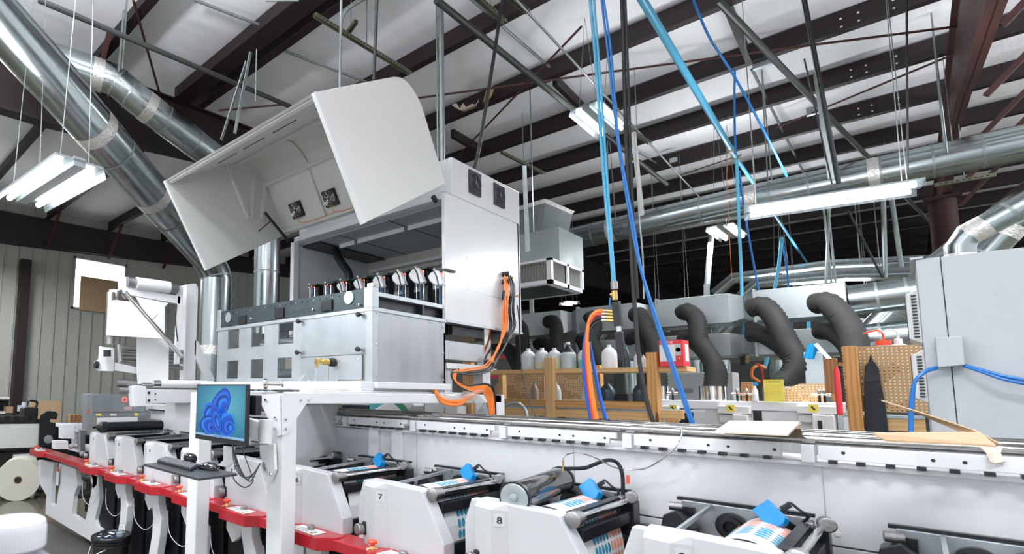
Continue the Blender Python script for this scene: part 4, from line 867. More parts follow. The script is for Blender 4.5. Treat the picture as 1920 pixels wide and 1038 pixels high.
# print heads in a row inside the cabinet
hx = [P(px, 560, Y=3.55).x for px in (585, 612, 640, 672, 714, 752, 788, 822)]
hl = ['leftmost', 'second from left', 'third from left', 'fourth from left', 'fifth, right of the corner block', 'sixth, with a white curved shade', 'seventh, largest white shade', 'rightmost, half hidden by the cabinet side']
for i, (px, py, s_) in enumerate(((588, 543, .6), (618, 540, .65), (647, 535, .8), (680, 530, .9), (718, 525, 1.), (756, 519, 1.1), (790, 514, 1.2), (826, 518, 1.1))):
    q = P(px, py, Y=3.45+.0*i)
    t = thing('inkjet_module', 'ink print head with red status lights, %s' % hl[i], 'print head', (q.x, q.y, AZ1+.1), 'print heads in the row')
    MB().box(q.x-.06, q.x+.07, q.y-.02, q.y+.10, q.z+.035, q.z+.05).build('circuit_board', mat('circuit_green', (.02, .05, .04), .5) if i == 0 else bpy.data.materials['circuit_green'], t)
    MB().box(q.x-.03, q.x+.045, q.y+.02, q.y+.09, AZ1+.12, q.z+.03).build('head_body', BLACKM, t, bevel=.004)
    MB().lathe((q.x-.05, q.y-.01, q.z+.02), [(.010, 0), (.010, .045), (.006, .05)], (0, 0, 1), 10).build('capacitor', PANELW, t)
    for k in (-.01, .03): MB().box(q.x+k, q.x+k+.008, q.y-.024, q.y-.02, q.z+.022-k*.3, q.z+.032-k*.3).build('status_light', LED, t)
    if i > 1:
        sh_ = [(-.066, .016), (-.04, .042), (-.005, .052), (.02, .048), (.062, -.056), (.03, -.064), (-.015, -.05), (-.05, -.02)]
        MB().poly([(q.x-.015+a*s_, q.y-.05, q.z-.012+b*s_) for a, b in sh_], (0, .055, 0)).build('white_shade', WHITE, t, bevel=.012)
        MB().tube([(q.x-.015+a*s_, q.y-.053, q.z-.012+b*s_) for a, b in ((-.012, .05), (.012, .01), (.030, -.06))], .005, 6).build('black_band', BLACK, t)
    if q.x < -2.5: MB().tube(spline([(q.x+.04, q.y+.08, q.z+.04), (q.x+.045, q.y+.20, q.z+.10), (q.x+.04, q.y+.45, q.z+.16)]), .009, 8).build('cable_bundle', FIX, t, smooth=True)
    for k in range(3): MB().cyl((q.x-.03+k*.035, q.y-.02, AZ1+.12), (q.x-.03+k*.035, q.y-.02, q.z+.02), .004, 8).build('blue_wire' if k == 1 else 'stem', AIRB if k == 1 else CHROME, t)

# ------------------------------------------------------------------ white printer cabinet
HX0, HX1, HY0, HY1 = -4.20, -2.35, 3.44, 4.60
ZC0, ZC1, ZC2 = 2.205, 3.20, 3.51
t = thing('printer_cabinet', 'tall white printer cabinet above the press, open at the front', 'cabinet', ((HX0+HX1)/2, 4, 1.72))
W2 = mat('bright_white_enamel', (.78, .79, .81), .25)
MB().box(HX1-.03, HX1, HY0, HY1+.02, ZC0, ZC1).build('side_panel', W2, t, bevel=.003)
MB().box(HX0, HX0+.03, HY0+.05, HY1, ZC0, ZC1).build('end_panel', WHITE, t)
MB().box(HX0, HX0+.055, HY0-.01, HY0+.06, ZC0, ZC1).build('front_post', WHITE, t, bevel=.003)
MB().box(HX0, HX1, HY1-.02, HY1, ZC0, ZC1).build('rear_wall', mat('inside_cream', (.66, .64, .58), .6), t)
MB().box(HX0, HX1-.03, HY0+.10, HY1-.03, ZC1-.06, ZC1-.02).build('inner_ceiling', GREYP, t)
MB().box(HX0, HX1-.03, HY0-.01, HY0+.09, ZC1-.05, ZC1).build('front_lintel', WHITE, t, bevel=.003)
for x in (-3.62, -3.0): MB().box(x-.004, x+.004, HY0+.10, HY1-.03, ZC1-.063, ZC1-.06).build('ceiling_seam', BLACK, t)
for a, b in ((HX0+.35, -3.64), (-3.6, -3.02), (-2.98, -2.45)): MB().box(a, b, 3.78, 3.80, ZC1-.10, ZC1-.06).build('ceiling_lip', WHITE, t)
MB().box(HX0+.02, HX0+.3, HY0+.12, HY1-.05, ZC1-.075, ZC1-.062).build('dark_slot', BLACK, t)
MB().box(HX0-.0, HX1+.0, HY0+.10, HY1+.03, ZC1, ZC2).build('cap_box', W2, t, bevel=.004)
MB().box(HX0, HX1, HY0, HY1+.03, ZC1-.004, ZC1+.002).build('cap_seam', FIX, t)
MB().box(HX0+.1, HX1-.05, HY1-.1, HY1-.03, ZC1-.20, ZC1-.17).build('cross_tube', WHITE, t)
mb = MB().box(HX0+.35, HX1-.04, 4.28, 4.30, 2.66, 2.82).build('slotted_strip', FIX, t)
for k in range(34): MB().box(HX0+.40+k*.042, HX0+.414+k*.042, 4.275, 4.28, 2.68, 2.80).build('slot', BLACK, mb)
MB().box(HX0+.35, HX1-.04, 4.26, 4.29, 2.64, 2.655).build('white_strip', WHITE, t)
MB().box(HX0+.05, HX1-.04, 4.3, 4.55, 2.22, 2.64).build('dark_backdrop', BLACKM, t)
MB().box(HX0, HX1+.012, HY0+.0, HY1+.02, ZC0-.02, ZC0).build('bottom_edge', ALU, t)
# outline of an access door on the side panel
pd = [P(875, 481, X=HX1), P(937, 501, X=HX1), P(938, 559, X=HX1), P(877, 542, X=HX1)]
for a, b in zip(pd, pd[1:]+pd[:1]): MB().bar(a+V((.0005, 0, 0)), b+V((.0005, 0, 0)), .002, .004).build('door_seam', FIX, t)
for q in pd+[P(922, 513, X=HX1), P(922, 523, X=HX1)]: MB().lathe(q, [(.006, 0), (.006, .002)], (1, 0, 0), 8).build('screw', FIX, t)
for px, py in ((889, 344), (935, 367)):
    q = P(px, py, X=HX1); f = MB().box(HX1, HX1+.016, q.y-.09, q.y+.09, q.z-.10, q.z+.10).build('cabinet_fan', BLACK, t, bevel=.012)
    MB().lathe((HX1+.016, q.y, q.z), [(.018, 0), (.018, .005), (.002, .006)], (1, 0, 0), 16).build('fan_hub', FANG, f, smooth=True)
    for k in range(5):
        a = 2*math.pi*k/5; MB().tube([V((HX1+.018, q.y+math.cos(a+.9*s_)*(.018+.06*s_), q.z+math.sin(a+.9*s_)*(.018+.06*s_))) for s_ in (0, .25, .5, .75, 1)], .0022, 5).build('fan_guard_arm', FANG, f)
    MB().tube([V((HX1+.017, q.y+math.cos(i*.2618)*.082, q.z+math.sin(i*.2618)*.082)) for i in range(25)], .0022, 5).build('fan_guard_ring', FANG, f)
# cable plugs on the side panel
t = thing('cable_bundle', 'bundle of orange and black cables dropping from plugs on the cabinet side', 'cable', P(940, 620, X=HX1), None)
for px, py in ((942, 514), (942, 528)): MB().cyl(P(px, py, X=HX1), P(px, py, X=HX1)+V((.05, .02, 0)), .022, 14).build('black_plug', BLACK, t, smooth=True)
for px, py in ((957, 521), (958, 532), (966, 555)): MB().cyl(P(px, py, X=HX1), P(px, py, X=HX1)+V((.03, 0, 0)), .010, 8).build('brass_fitting', BRASS, t, smooth=True)
for i in range(4): MB().cyl(P(945+i*4, 545+(i % 2)*10, X=HX1+.05), P(943+i*4, 562+(i % 2)*8, X=HX1+.05), .012, 10).build('connector', BLACK, t, smooth=True)
jx = HX1+.05
for i in range(11):
    m_ = ORANGE if i < 6 else BLACK; o_ = i-5
    x1 = 942+i*1.6+(4 if i > 5 else 0); w_ = random.uniform(-2, 2)
    pts = [P(946+i*1.2, 516+i % 3*5, X=HX1+.03), P(x1+3, 540, X=jx), P(x1+w_, 580, X=jx+.01*(i % 3)), P(x1+w_+(3 if i < 6 else 6)-4, 615, X=jx), P(936-2*i*.3+(14 if i > 5 else 0), 650, X=jx), P(918+i*1.0, 675+i*.8, X=jx)]
    if i % 3 == 0 or i > 8: pts += [P(905+i, 686+i, X=jx), P(870+i, 692+i, X=jx), P(848, 698, X=jx), P(852, 716, X=jx), P(870, 729, X=jx), P(892, 733+i*.3, X=jx)]
    MB().tube(spline(pts, 6), .006 if i < 6 else .007, 7).build('orange_cable' if i < 6 else 'black_cable', m_, t, smooth=True)
for i in range(9):
    m_ = ORANGE if i < 7 else BLACK
    pts = [P(852+i, 697-i*.8, X=jx), P(850+i*.7, 712, X=jx), P(868+i, 727-i*.5, X=jx), P(890, 731-i*1.2, X=jx), P(905+i, 735-i*2, X=jx), P(915+i*1.4, 755-i*3, X=jx), P(918+i*1.5, 778, X=jx), P(919+i*1.2, 800, X=jx-.02)]
    MB().tube(spline(pts, 6), .006, 7).build('orange_cable' if i < 7 else 'black_cable', m_, t, smooth=True)
t = thing('supply_hoses', 'thick orange hoses and a clear duct hose looping under the aluminium box', 'hose', P(850, 750, X=HX1))
for i, (dy, m_, r) in enumerate(((0, ORANGE, .014), (6, ORANGE, .014), (-6, GLASSP, .016))):
    MB().tube(spline([P(812+i*3, 722, X=jx-.02), P(818+i*3, 738+dy, X=jx), P(835, 750+dy, X=jx+.02), P(858, 752+dy, X=jx+.02), P(876, 744+dy*.6, X=jx+.02), P(900, 733, X=jx), P(915, 738, X=jx-.04)], 8), r, 10).build('orange_hose' if m_ is ORANGE else 'clear_hose', m_, t, smooth=True)
MB().tube(spline([P(870, 742, X=jx+.03), P(888, 744, X=jx+.04), P(903, 760, X=jx+.04), P(910, 782, X=jx+.03), P(913, 800, X=jx)], 8), .035, 14).build('clear_duct_hose', GLASSP, t, smooth=True)
# supports under the cabinet right of the aluminium box
t = thing('cabinet_support', 'white and steel support frame beneath the right side of the cabinet', 'frame', (HX1-.2, 4, 1.7))
za, zb_ = P(870, 688, X=HX1).z, P(870, 650, X=HX1).z
MB().box(HX1-.06, HX1, AY1+.02, 4.10, P(870, 692, X=HX1).z, P(870, 682, X=HX1).z).build('white_shelf', WHITE, t)
MB().box(HX1-.12, HX1-.02, AY1+.02, 4.0, P(860, 674, X=HX1).z, P(860, 640, X=HX1).z).build('cross_member', ALU, t)
MB().box(HX1-.10, HX1-.01, 4.0, 4.10, P(900, 672, X=HX1).z, ZC0-.02).build('steel_upright', CHROME, t)
MB().box(HX1-.10, HX1-.03, 3.46, 3.56, z1b, P(860, 685, X=HX1).z).build('white_foot', WHITE, t)
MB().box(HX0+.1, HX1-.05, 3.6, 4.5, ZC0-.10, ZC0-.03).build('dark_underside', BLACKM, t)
MB().box(HX0, HX0+.08, 3.5, 3.6, z1b, ZC0-.02).build('white_foot', WHITE, t)
MB().box(HX1-.12, HX1-.03, 4.0, 4.12, z1b, P(870, 692, X=HX1).z).build('white_foot', WHITE, t)
# corrugated black hose inside
solo(MB().tube(spline([P(627, 458, Y=3.9), P(632, 478, Y=3.85), P(643, 496, Y=3.8), P(654, 513, Y=3.75), P(657, 545, Y=3.7)], 10), .042, 14, ridge=.02), 'corrugated_hose', BLACKM, 'fat black corrugated cable hose inside the white cabinet', 'hose', smooth=True)
solo(MB().tube(spline([P(552, 450, Y=3.5), P(553, 480, Y=3.5), P(553, 548, Y=3.5)], 6), .010, 8), 'door_seal', RUBBER, 'thin black cable along the left front post of the cabinet', 'cable')

# ------------------------------------------------------------------ raised hood
Xr, Xl = -2.30, -4.23
A_ = (2.041, 3.426); B_ = (2.775, 3.833); D_ = (2.477, 2.72); C_ = (3.376, 3.231)
curve = [A_, (2.41, 3.632), B_, (2.84, 3.857), (2.90, 3.858), (2.96, 3.842), (3.01, 3.812), (3.06, 3.775), (3.098, 3.73), C_]
prof = curve+[D_]
t = thing('raised_hood', 'large white cabinet hood swung up, open towards the viewer', 'hood', ((Xr+Xl)/2, 2.8, 2.7))
MB().poly([(Xr, a, b) for a, b in prof], (-.02, 0, 0)).build('side_wall', HOODW, t, bevel=.003)
MB().poly([(Xl, a, b) for a, b in prof], (.02, 0, 0)).build('side_wall', HOODW, t, bevel=.003)
mb = MB(); cen = V((0, 2.72, 3.25)); inn = []
for a, b in curve:
    d = (V((0, a, b))-cen); inn.append(V((0, a, b))-d.normalized()*.018)
for i in range(len(curve)-1):
    a, b = curve[i], curve[i+1]; p, q = inn[i], inn[i+1]
    mb.poly([(Xl+.018, a[0], a[1]), (Xl+.018, b[0], b[1]), (Xl+.018, q.y, q.z), (Xl+.018, p.y, p.z)], (Xr-Xl-.036, 0, 0))
mb.build('curved_shell', HOODW, t)
def prof_pt(seg, f, ins=.03):
    a, b = curve[seg], curve[seg+1]; y, z = a[0]+(b[0]-a[0])*f, a[1]+(b[1]-a[1])*f; d = (cen-V((0, y, z))).normalized(); return V((0, y+d.y*ins, z+d.z*ins))
p8, p9 = prof_pt(8, .12), prof_pt(8, .95)
def ribx(p, w_=.03): MB().bar((Xl+.02, p.y, p.z), (Xr-.02, p.y, p.z), .03, .03).build('cross_rib', HOODW, t)
ribx(prof_pt(8, .08)); ribx(prof_pt(8, .97)); ribx(prof_pt(1, .95)); ribx(prof_pt(0, .05)); 
for f in (.34, .68):
    x = Xl+(Xr-Xl)*f
    MB().bar((x, p8.y, p8.z), (x, p9.y, p9.z), .025, .02, (1, 0, 0)).build('upright_rib', HOODW, t)
    pts = [inn[i]+(cen-inn[i]).normalized()*.012 for i in range(2, 9)]
    MB().tube([(x, p.y, p.z) for p in pts], .012, 6).build('curved_rib', HOODW, t)
# inner side frame on the left wall
xi = Xl+.035
fr_ = [P(425, 308, X=xi), P(466, 408, X=xi), P(486, 417, X=xi), P(540, 438, X=xi)]
for a, b in zip(fr_, fr_[1:]): MB().bar(a, b, .03, .025, (1, 0, 0)).build('side_rib', HOODW, t)
MB().bar(P(477, 330, X=xi), P(470, 410, X=xi), .03, .03, (1, 0, 0)).build('side_rib', HOODW, t)
MB().bar(P(498, 336, X=xi), P(491, 414, X=xi), .03, .03, (1, 0, 0)).build('side_rib', HOODW, t)
for f in (0.1, .3, .5, .75):
    x = Xl+.1+(Xr-Xl)*f; q = prof_pt(0, .9, .02); MB().bar((x, q.y, q.z), (x+.28, q.y, q.z), .006, .004).build('dark_slit', BLACK, t)
# two fans on the rear inner face
va = V((0, C_[0], C_[1])); vb = V((0, 3.098, 3.73)); du = (vb-va).normalized(); nf = V((0, 1, 0)).cross(V((1, 0, 0)))
nn = du.cross(V((1, 0, 0))).normalized(); nn = nn if nn.dot(cen-va) > 0 else -nn
for px, py in ((554, 394), (617, 372)):
    d = ray(px, py); p0 = va+nn*.05; tt = (p0-EYE).dot(nn)/d.dot(nn); q = EYE+d*tt
    ex_ = V((1, 0, 0))
    f = MB().poly([q-ex_*.075-du*.075, q+ex_*.075-du*.075, q+ex_*.075+du*.075, q-ex_*.075+du*.075], -nn*.04).build('hood_fan', BLACK, t, bevel=.004)
    for R_ in (.022, .038, .054, .070):
        MB().tube([q+nn*.004+(ex_*math.cos(i*.3491)+du*math.sin(i*.3491))*R_ for i in range(19)], .0016, 5).build('fan_guard_ring', CHROME, f)
    for k in range(8):
        a = k*math.pi/4; MB().tube([q+nn*.004+(ex_*math.cos(a)+du*math.sin(a))*.012, q+nn*.004+(ex_*math.cos(a+.3)+du*math.sin(a+.3))*.07], .0016, 5).build('fan_guard_arm', CHROME, f)
    MB().tube(spline([q-du*.07, q-du*.12+ex_*.02+nn*.01, q-du*.14+ex_*.15, q-du*.13+ex_*.5], 5), .003, 5).build('fan_wire', ORANGE, f, smooth=True)
a, b = P(497, 398, X=Xl+.08), P(541, 452, X=Xl+.08)
MB().cyl(a, b, .014, 12).build('gas_strut', BLACK, t, smooth=True); MB().cyl(P(508, 414, X=Xl+.08), P(485, 433, X=Xl+.08), .005, 8).build('strut_lever', BLACK, t)
MB().cyl(P(812, 368, X=Xr-.05), P(818, 378, X=Xr-.05), .02, 10).build('gas_strut', BLACK, t)
for i, (p_, q_) in enumerate(((A_, D_),)):
    for x in (Xl+.01, Xr-.01): MB().bar((x, p_[0], p_[1]), (x, q_[0], q_[1]), .02, .03, (1, 0, 0)).build('edge_strip', W2, t)

# ------------------------------------------------------------------ web turner with angled bars at the far end
XT = -4.5
def T_(px, py, X=XT): return P(px, py, X=X)
def slab(pts, th, name, m, par, X=XT, bev=.004): return MB().poly([T_(a, b, X) for a, b in pts], (-th, 0, 0)).build(name, m, par, bevel=bev)
t = thing('web_turner', 'white web turner frame with rollers and slanting turn bars', 'machine', T_(290, 757))
slab([(350, 533), (368, 531), (372, 540), (366, 712), (346, 712)], .10, 'tall_upright', WHITE, t, XT-.1)
slab([(334, 534), (344, 537), (342, 600), (337, 682), (328, 683), (330, 640), (332, 570)], .03, 'curved_arm', WHITE, t)
slab([(223, 519), (232, 516), (238, 520), (236, 560), (224, 550)], .03, 'top_lug', WHITE, t)
slab([(237, 536), (339, 555), (338, 570), (237, 552)], .05, 'top_crossbar', WHITE, t)
slab([(365, 636), (372, 640), (403, 712), (388, 713), (364, 664)], .04, 'diagonal_brace', WHITE, t, XT-.1)
slab([(225, 635), (228, 676), (224, 680), (222, 640)], .03, 'small_arm', WHITE, t)
slab([(215, 679), (258, 688), (258, 701), (215, 694)], .05, 'lower_crossbar', WHITE, t)
slab([(190, 648), (192, 650), (215, 652), (214, 696), (186, 695), (180, 685), (180, 677), (188, 674)], .05, 'hinge_block', WHITE, t)
slab([(248, 724), (258, 722), (275, 724), (275, 760), (252, 762)], .10, 'bracket_block', WHITE, t, XT+.1)
slab([(275, 729), (372, 731), (372, 755), (276, 756)], .07, 'bracket_arm', COOLW, t, XT+.1)
slab([(275, 756), (312, 757), (310, 763), (262, 761)], .10, 'bracket_foot', WHITE, t, XT+.1)
for px, py in ((279, 736), (279, 750), (291, 738), (291, 749)): MB().lathe(T_(px, py, XT+.1), [(.012 if px < 285 else .007, 0), (.012 if px < 285 else .007, .004)], (1, 0, 0), 12).build('bolt', BLACK, t)
def roll(p, q, r, name, m, par=None, n=24): return MB().cyl(p, q, r, n).build(name, m, par or t, smooth=True)
roll(T_(238, 528), T_(332, 541), .045, 'upper_roller', KNURL)
roll(T_(255, 530, XT+.01), T_(317, 538.5, XT+.01), .052, 'paper_on_roller', PAPER)
roll(T_(208, 548, XT+.12), T_(206, 645, XT+.12), .035, 'vertical_roller', KNURL)
roll(T_(217, 546, XT+.06), T_(215, 645, XT+.06), .045, 'vertical_roller', KNURL)
roll(T_(217, 548), T_(217, 544), .06, 'roller_cap', CHROME)
roll(T_(233, 547, XT+.16), T_(340, 668, XT+.16), .022, 'turn_bar', CHROME)
roll(T_(218, 717), T_(262, 719), .030, 'grey_roller', KNURL); roll(T_(222, 730), T_(262, 732), .030, 'grey_roller', KNURL)
roll(T_(300, 719, XT+.06), T_(400, 720, XT+.06), .034, 'paper_core_roller', PAPER)
roll(T_(286, 719, XT+.06), T_(299, 719, XT+.06), .036, 'roller_end', CHROME); roll(T_(266, 719, XT+.06), T_(286, 719, XT+.06), .012, 'roller_shaft', CHROME)
for y_ in (660, 671, 678, 690): roll(T_(228, y_-8, XT-.15), T_(345, y_, XT-.15), .020, 'back_roller', KNURL)
roll(T_(178, 683), T_(184, 684), .03, 'black_hand_knob', BLACK); roll(T_(201, 656, XT+.06), T_(201, 668, XT+.06), .03, 'black_hand_knob', BLACK)
for pts, nm in (([(203, 564), (217, 562), (254, 566), (312, 635), (199, 628)], 'paper_wrap'), ([(256, 632), (317, 636), (316, 712), (258, 720), (256, 690)], 'paper_drop'), ([(254, 556), (316, 568), (309, 575), (282, 604)], 'paper_fold'), ([(309, 575), (309, 628), (284, 600)], 'paper_strip')):
    X_ = XT+.17 if nm == 'paper_wrap' else (XT+.05 if nm == 'paper_drop' else XT+.03)
    slab(pts, .002, nm, PAPER, t, X_, 0)
solo(MB().tube(spline([T_(331, 570), T_(329, 600), T_(333, 640)], 5), .006, 6), 'thin_cable', RUBBER, 'thin black cable on the curved arm of the web turner', 'cable', smooth=True)
q = T_(300, 760, XT+.05)
MB().box(XT-.15, XT+.05, 2.35, 2.9, 1.39, 1.62).build('pedestal', WHITE, t)

# corona treater box over the farthest station
XC = -5.9
t = thing('treater_box', 'grey metal treater box standing over the farthest station with a red round seal', 'machine housing', P(215, 800, X=XC))
def C2(px, py, dx=0): return P(px, py, X=XC+dx)
def cs(pts, name, m, dx=0, th=.05): return MB().poly([C2(a, b, dx) for a, b in pts], (-th, 0, 0)).build(name, m, t)
MB().poly([C2(174, 738), C2(272, 741), C2(272, 772), C2(174, 773)], (-.35, 0, 0)).build('hood_body', ALU2, t, bevel=.006)
cs([(174, 774), (270, 773), (270, 780), (174, 781)], 'lower_strip', ALU2); cs([(162, 740), (174, 738), (174, 800), (160, 806)], 'left_side', ALU2, .02, .1)
cs([(262, 772), (274, 770), (276, 810), (264, 806)], 'right_side', FIX, -.1, .1)
cs([(182, 783), (258, 781), (258, 796), (182, 799)], 'white_web', PAPER, .0, .01)
cs([(174, 799), (265, 796), (265, 800), (174, 803)], 'bright_roller', CHROME)
sl = MB().lathe(C2(234, 749, .002), [(.040, 0), (.040, .002)], (1, 0, 0), 24).build('red_seal', ESTOP, t)
for r_ in (.030, .020): MB().tube([C2(234, 749, .006)+V((0, math.cos(i*.2618)*r_, math.sin(i*.2618)*r_)) for i in range(25)], .0025, 5).build('seal_ring', PANELW, sl)
for pts, m_ in (([(233, 763), (247, 762), (247, 768), (233, 769)], mat('pink_print', (.62, .42, .42), .5)), ([(180, 775), (190, 775), (190, 779), (180, 779)], YSIGN), ([(252, 774), (259, 774), (259, 779), (252, 779)], YSIGN), ([(206, 775), (218, 775), (218, 779), (206, 779)], PANELW), ([(164, 769), (167, 769), (167, 775), (164, 775)], ESTOP)):
    MB().poly([C2(a, b, .022 if a < 170 else .003) for a, b in pts], (.002, 0, 0)).build('sticker', m_, t)
MB().box(XC-.45, XC+.03, 2.86, 2.93, .9, 1.3).build('side_foot', ALU2, t)
# unwind mechanics left of station 1
t = thing('infeed_unit', 'white web infeed unit with small rollers behind the rail left end', 'machine', P(130, 845, X=-7.3))
XI = -6.9
for (l, r, tp, bt, m_, dx) in ((116, 140, 796, 822, WHITE, .1), (103, 128, 826, 842, WHITE, .3), (140, 158, 800, 836, COOLW, 0), (150, 160, 806, 850, ALU2, .2), (110, 160, 793, 800, WHITE, 0)):
    MB().poly([P(l, bt, X=XI+dx), P(r, bt, X=XI+dx), P(r, tp, X=XI+dx), P(l, tp, X=XI+dx)], (-.12, 0, 0)).build('white_block', m_, t, bevel=.004)
for px, py in ((145, 808), (142, 835), (134, 836), (155, 850)): MB().lathe(P(px, py, X=XI+.32), [(.03, 0), (.03, .04), (.01, .045)], (1, -.5, 0), 16).build('small_roller', KNURL, t, smooth=True)
MB().box(-7.5, -6.7, 2.3, 2.9, .9, P(120, 842, X=-7).z).build('base_box', WHITE, t)

# ------------------------------------------------------------------ workbench of raw lumber behind the rods
BY = 5.6
def BP(px, py, dy=0): return P(px, py, Y=BY+dy)
t = thing('lumber_shelf', 'raw pine lumber shelf and bench built behind the guide rods', 'shelf', (BP(1050, 780).x, BY, 0))
def plank(l, r, tp, bt, dy, th, m, name='plank', lean=0):
    a = BP(l, (tp+bt)/2, dy); b = BP(r, (tp+bt)/2, dy); z0 = BP((l+r)/2, bt, dy).z; z1 = BP((l+r)/2, tp, dy).z
    return MB().box(a.x, b.x, BY+dy, BY+dy+th, z0, z1).build(name, m, t, bevel=.003)
zs = BP(1050, 691).z
x0, x1 = BP(862, 695).x, BP(1287, 690).x
MB().box(x0, x1, BY+.02, BY+.30, zs-.045, zs).build('upper_shelf_board', WOODLH, t, bevel=.003)
def upr(l, r, tp, m, nm='upright', dy=0, th=.09):
    a, b = BP(l, 750, dy), BP(r, 750, dy); MB().box(a.x, b.x, BY+dy, BY+dy+th, 0, BP((l+r)/2, tp, dy).z).build(nm, m, t, bevel=.004)
upr(1022, 1038, 670, WOODL, dy=-.03); upr(1214, 1233, 660, WOOD, dy=-.05, th=.12)
upr(868, 884, 640, WOODL, dy=.2); upr(935, 943, 694, WOODL, dy=.35); upr(1119, 1127, 684, WOOD, dy=.35)
plank(925, 1215, 750, 763, .0, .04, WOODH, 'front_board'); plank(905, 1215, 767, 782, .02, .04, WOODLH, 'front_board')
plank(1238, 1281, 769, 785, -.1, .04, WOODLH, 'end_board'); plank(1250, 1272, 785, 800, -.1, .04, WOOD, 'end_board')
zb = BP(1050, 764).z; MB().box(BP(925, 764).x, BP(1281, 764).x, BY+.04, BY+.75, zb-.012, zb+.004).build('bench_top', FIX, t)
for (l, r, tp, bt) in ((945, 1020, 700, 748), (1040, 1118, 702, 748)):
    a, b = BP(l, 700, .75), BP(r, 700, .75)
    solo(MB().box(a.x, b.x, BY+.75, BY+.76, BP(l, bt, .75).z, BP(l, tp, .75).z), 'pegboard', PEG, 'brown pegboard panel %s behind the lumber shelf' % ('on the left' if l < 1000 else 'in the middle'), 'pegboard')
def bottle(px, w_px, top_py, base_z, m, label, dy=.12, liquid=None, cone=False, name='jug', cap=WHITE):
    c = BP(px, 680, dy); r = (BP(px+w_px/2, 680, dy)-BP(px-w_px/2, 680, dy)).length/2; h = BP(px, top_py, dy).z-base_z
    t = thing(name, label, name, (c.x, c.y, base_z))
    if cone: pr_ = [(r*.9, 0), (r, .01), (r, h*.55), (r*.8, h*.62), (r*.3, h*.70)]
    else: pr_ = [(r*.92, 0), (r, .012), (r, h*.58), (r*.93, h*.70), (r*.62, h*.83), (r*.30, h*.90), (r*.27, h*.92)]
    MB().lathe((c.x, c.y, base_z), pr_, n=24).build('bottle_body', m, t, smooth=True)
    MB().lathe((c.x, c.y, base_z+h*.91), [(r*.28, 0), (r*.28, h*.09)], n=16).build('cap', cap, t, smooth=True)
    if cone: MB().lathe((c.x, c.y, base_z+h*.58), [(r*.8, 0), (r*.82, .01), (r*.2, h*.30), (r*.08, h*.42)], n=24).build('funnel', BLACK, t, smooth=True)
    if liquid: MB().lathe((c.x, c.y, base_z+.004), [(r*1.004, 0), (r*1.006, h*liquid[0])], n=24).build('liquid_band', liquid[1], t, smooth=True)
    return t
CREAM = mat('cream_liquid', (.75, .68, .50), .4); LIME = mat('pale_green_liquid', (.62, .66, .45), .4); TEALL = mat('green_liquid', (.18, .50, .40), .4)
bottle(991, 26, 653, zs, HDPE, 'translucent white jug at the left of the shelf, first of the row')
bottle(1017, 26, 652, zs, HDPE, 'translucent jug with cream liquid, second from left on the shelf', liquid=(.35, CREAM))
bottle(1040, 26, 652, zs, HDPE, 'jug with pale green liquid right of the short post', liquid=(.45, LIME))
bottle(1066, 27, 641, zs, mat('hazy_jug', (.50, .55, .58), .3), 'hazy grey jug topped by a black funnel', cone=True)
bottle(1098, 27, 650, zs, HDPE, 'jug with green liquid partly behind the orange hoses', liquid=(.38, TEALL))
bottle(1143, 28, 646, zs, PAPER, 'milky white full jug right of the hose bundle')
bottle(1175, 13, 650, zs, INKD, 'dark spray bottle with a teal trigger on the shelf', name='bottle', cap=TEAL)
bottle(1195, 12, 661, zs, HDPE, 'slim white bottle behind the black hanging hose', name='bottle')
bottle(1207, 9, 665, zs, HDPE, 'small clear bottle beside the tall wooden upright', name='bottle')
zb2 = zb+.004
bottle(1041, 18, 715, zb2, HDPE, 'rounded pale jug on the lower bench right of the post', dy=.3)
bottle(1137, 28, 715, zb2, INKD, 'dark blue ink jug on the lower bench, left one', dy=.3, cap=INKD)
bottle(1198, 28, 715, zb2, INKD, 'dark blue ink jug on the lower bench beside the upright', dy=.3, cap=INKD)
bottle(1001, 14, 716, zb2, mat('stained_bottle', (.35, .25, .22), .4, var=.3), 'stained spray bottle on the lower bench at left', dy=.3, name='bottle', cap=TEAL)
bottle(1095, 14, 727, zb2, GLASSP, 'small clear bottle with blue label on the lower bench', dy=.3, name='bottle', cap=TEAL)
a, b = BP(1150, 740, .3), BP(1177, 740, .3); solo(MB().box(a.x, b.x, BY+.3, BY+.5, zb2, BP(1160, 737, .3).z), 'black_bin', BLACKM, 'black open bin between the two dark ink jugs', 'bin', bevel=.01)
# red carton
t = thing('red_carton', 'red and white carton with a window standing at the shelf end', 'box', BP(1262, 688))
a, b = BP(1236, 660, -.02), BP(1281, 660, -.02); zt2, zb3 = BP(1258, 637, -.02).z, zs
MB().box(a.x, b.x, BY-.02, BY+.17, zb3, zt2).build('carton_body', REDB, t, bevel=.003)
w1, w2 = a.x+(b.x-a.x)*.02, a.x+(b.x-a.x)*.68; hh = zt2-zb3
MB().box(w1, w2, BY-.0215, BY-.02, zb3+hh*.19, zb3+hh*.83).build('white_label', PANELW, t)
MB().lathe((a.x+(b.x-a.x)*.80, BY-.02, zb3+hh*.62), [(.02, 0), (.02, .002)], (0, -1, 0), 16).box(a.x+(b.x-a.x)*.80-.02, a.x+(b.x-a.x)*.80+.02, BY-.022, BY-.02, zb3+hh*.40, zb3+hh*.84).build('window_slot', FIX, t)
MB().box(b.x, b.x+.001, BY+.04, BY+.15, zb3+hh*.2, zb3+hh*.85).build('side_label', PANELW, t)
MB().text('URINE', (a.x+(b.x-a.x)*.35, BY-.021, zb3+hh*.91), (1, 0, 0), (0, 0, 1), hh*.10, .002).build('lettering', PANELW, t)
MB().text('4', (a.x+(b.x-a.x)*.83, BY-.021, zb3+hh*.30), (1, 0, 0), (0, 0, 1), hh*.07, .002).build('lettering', PANELW, t)
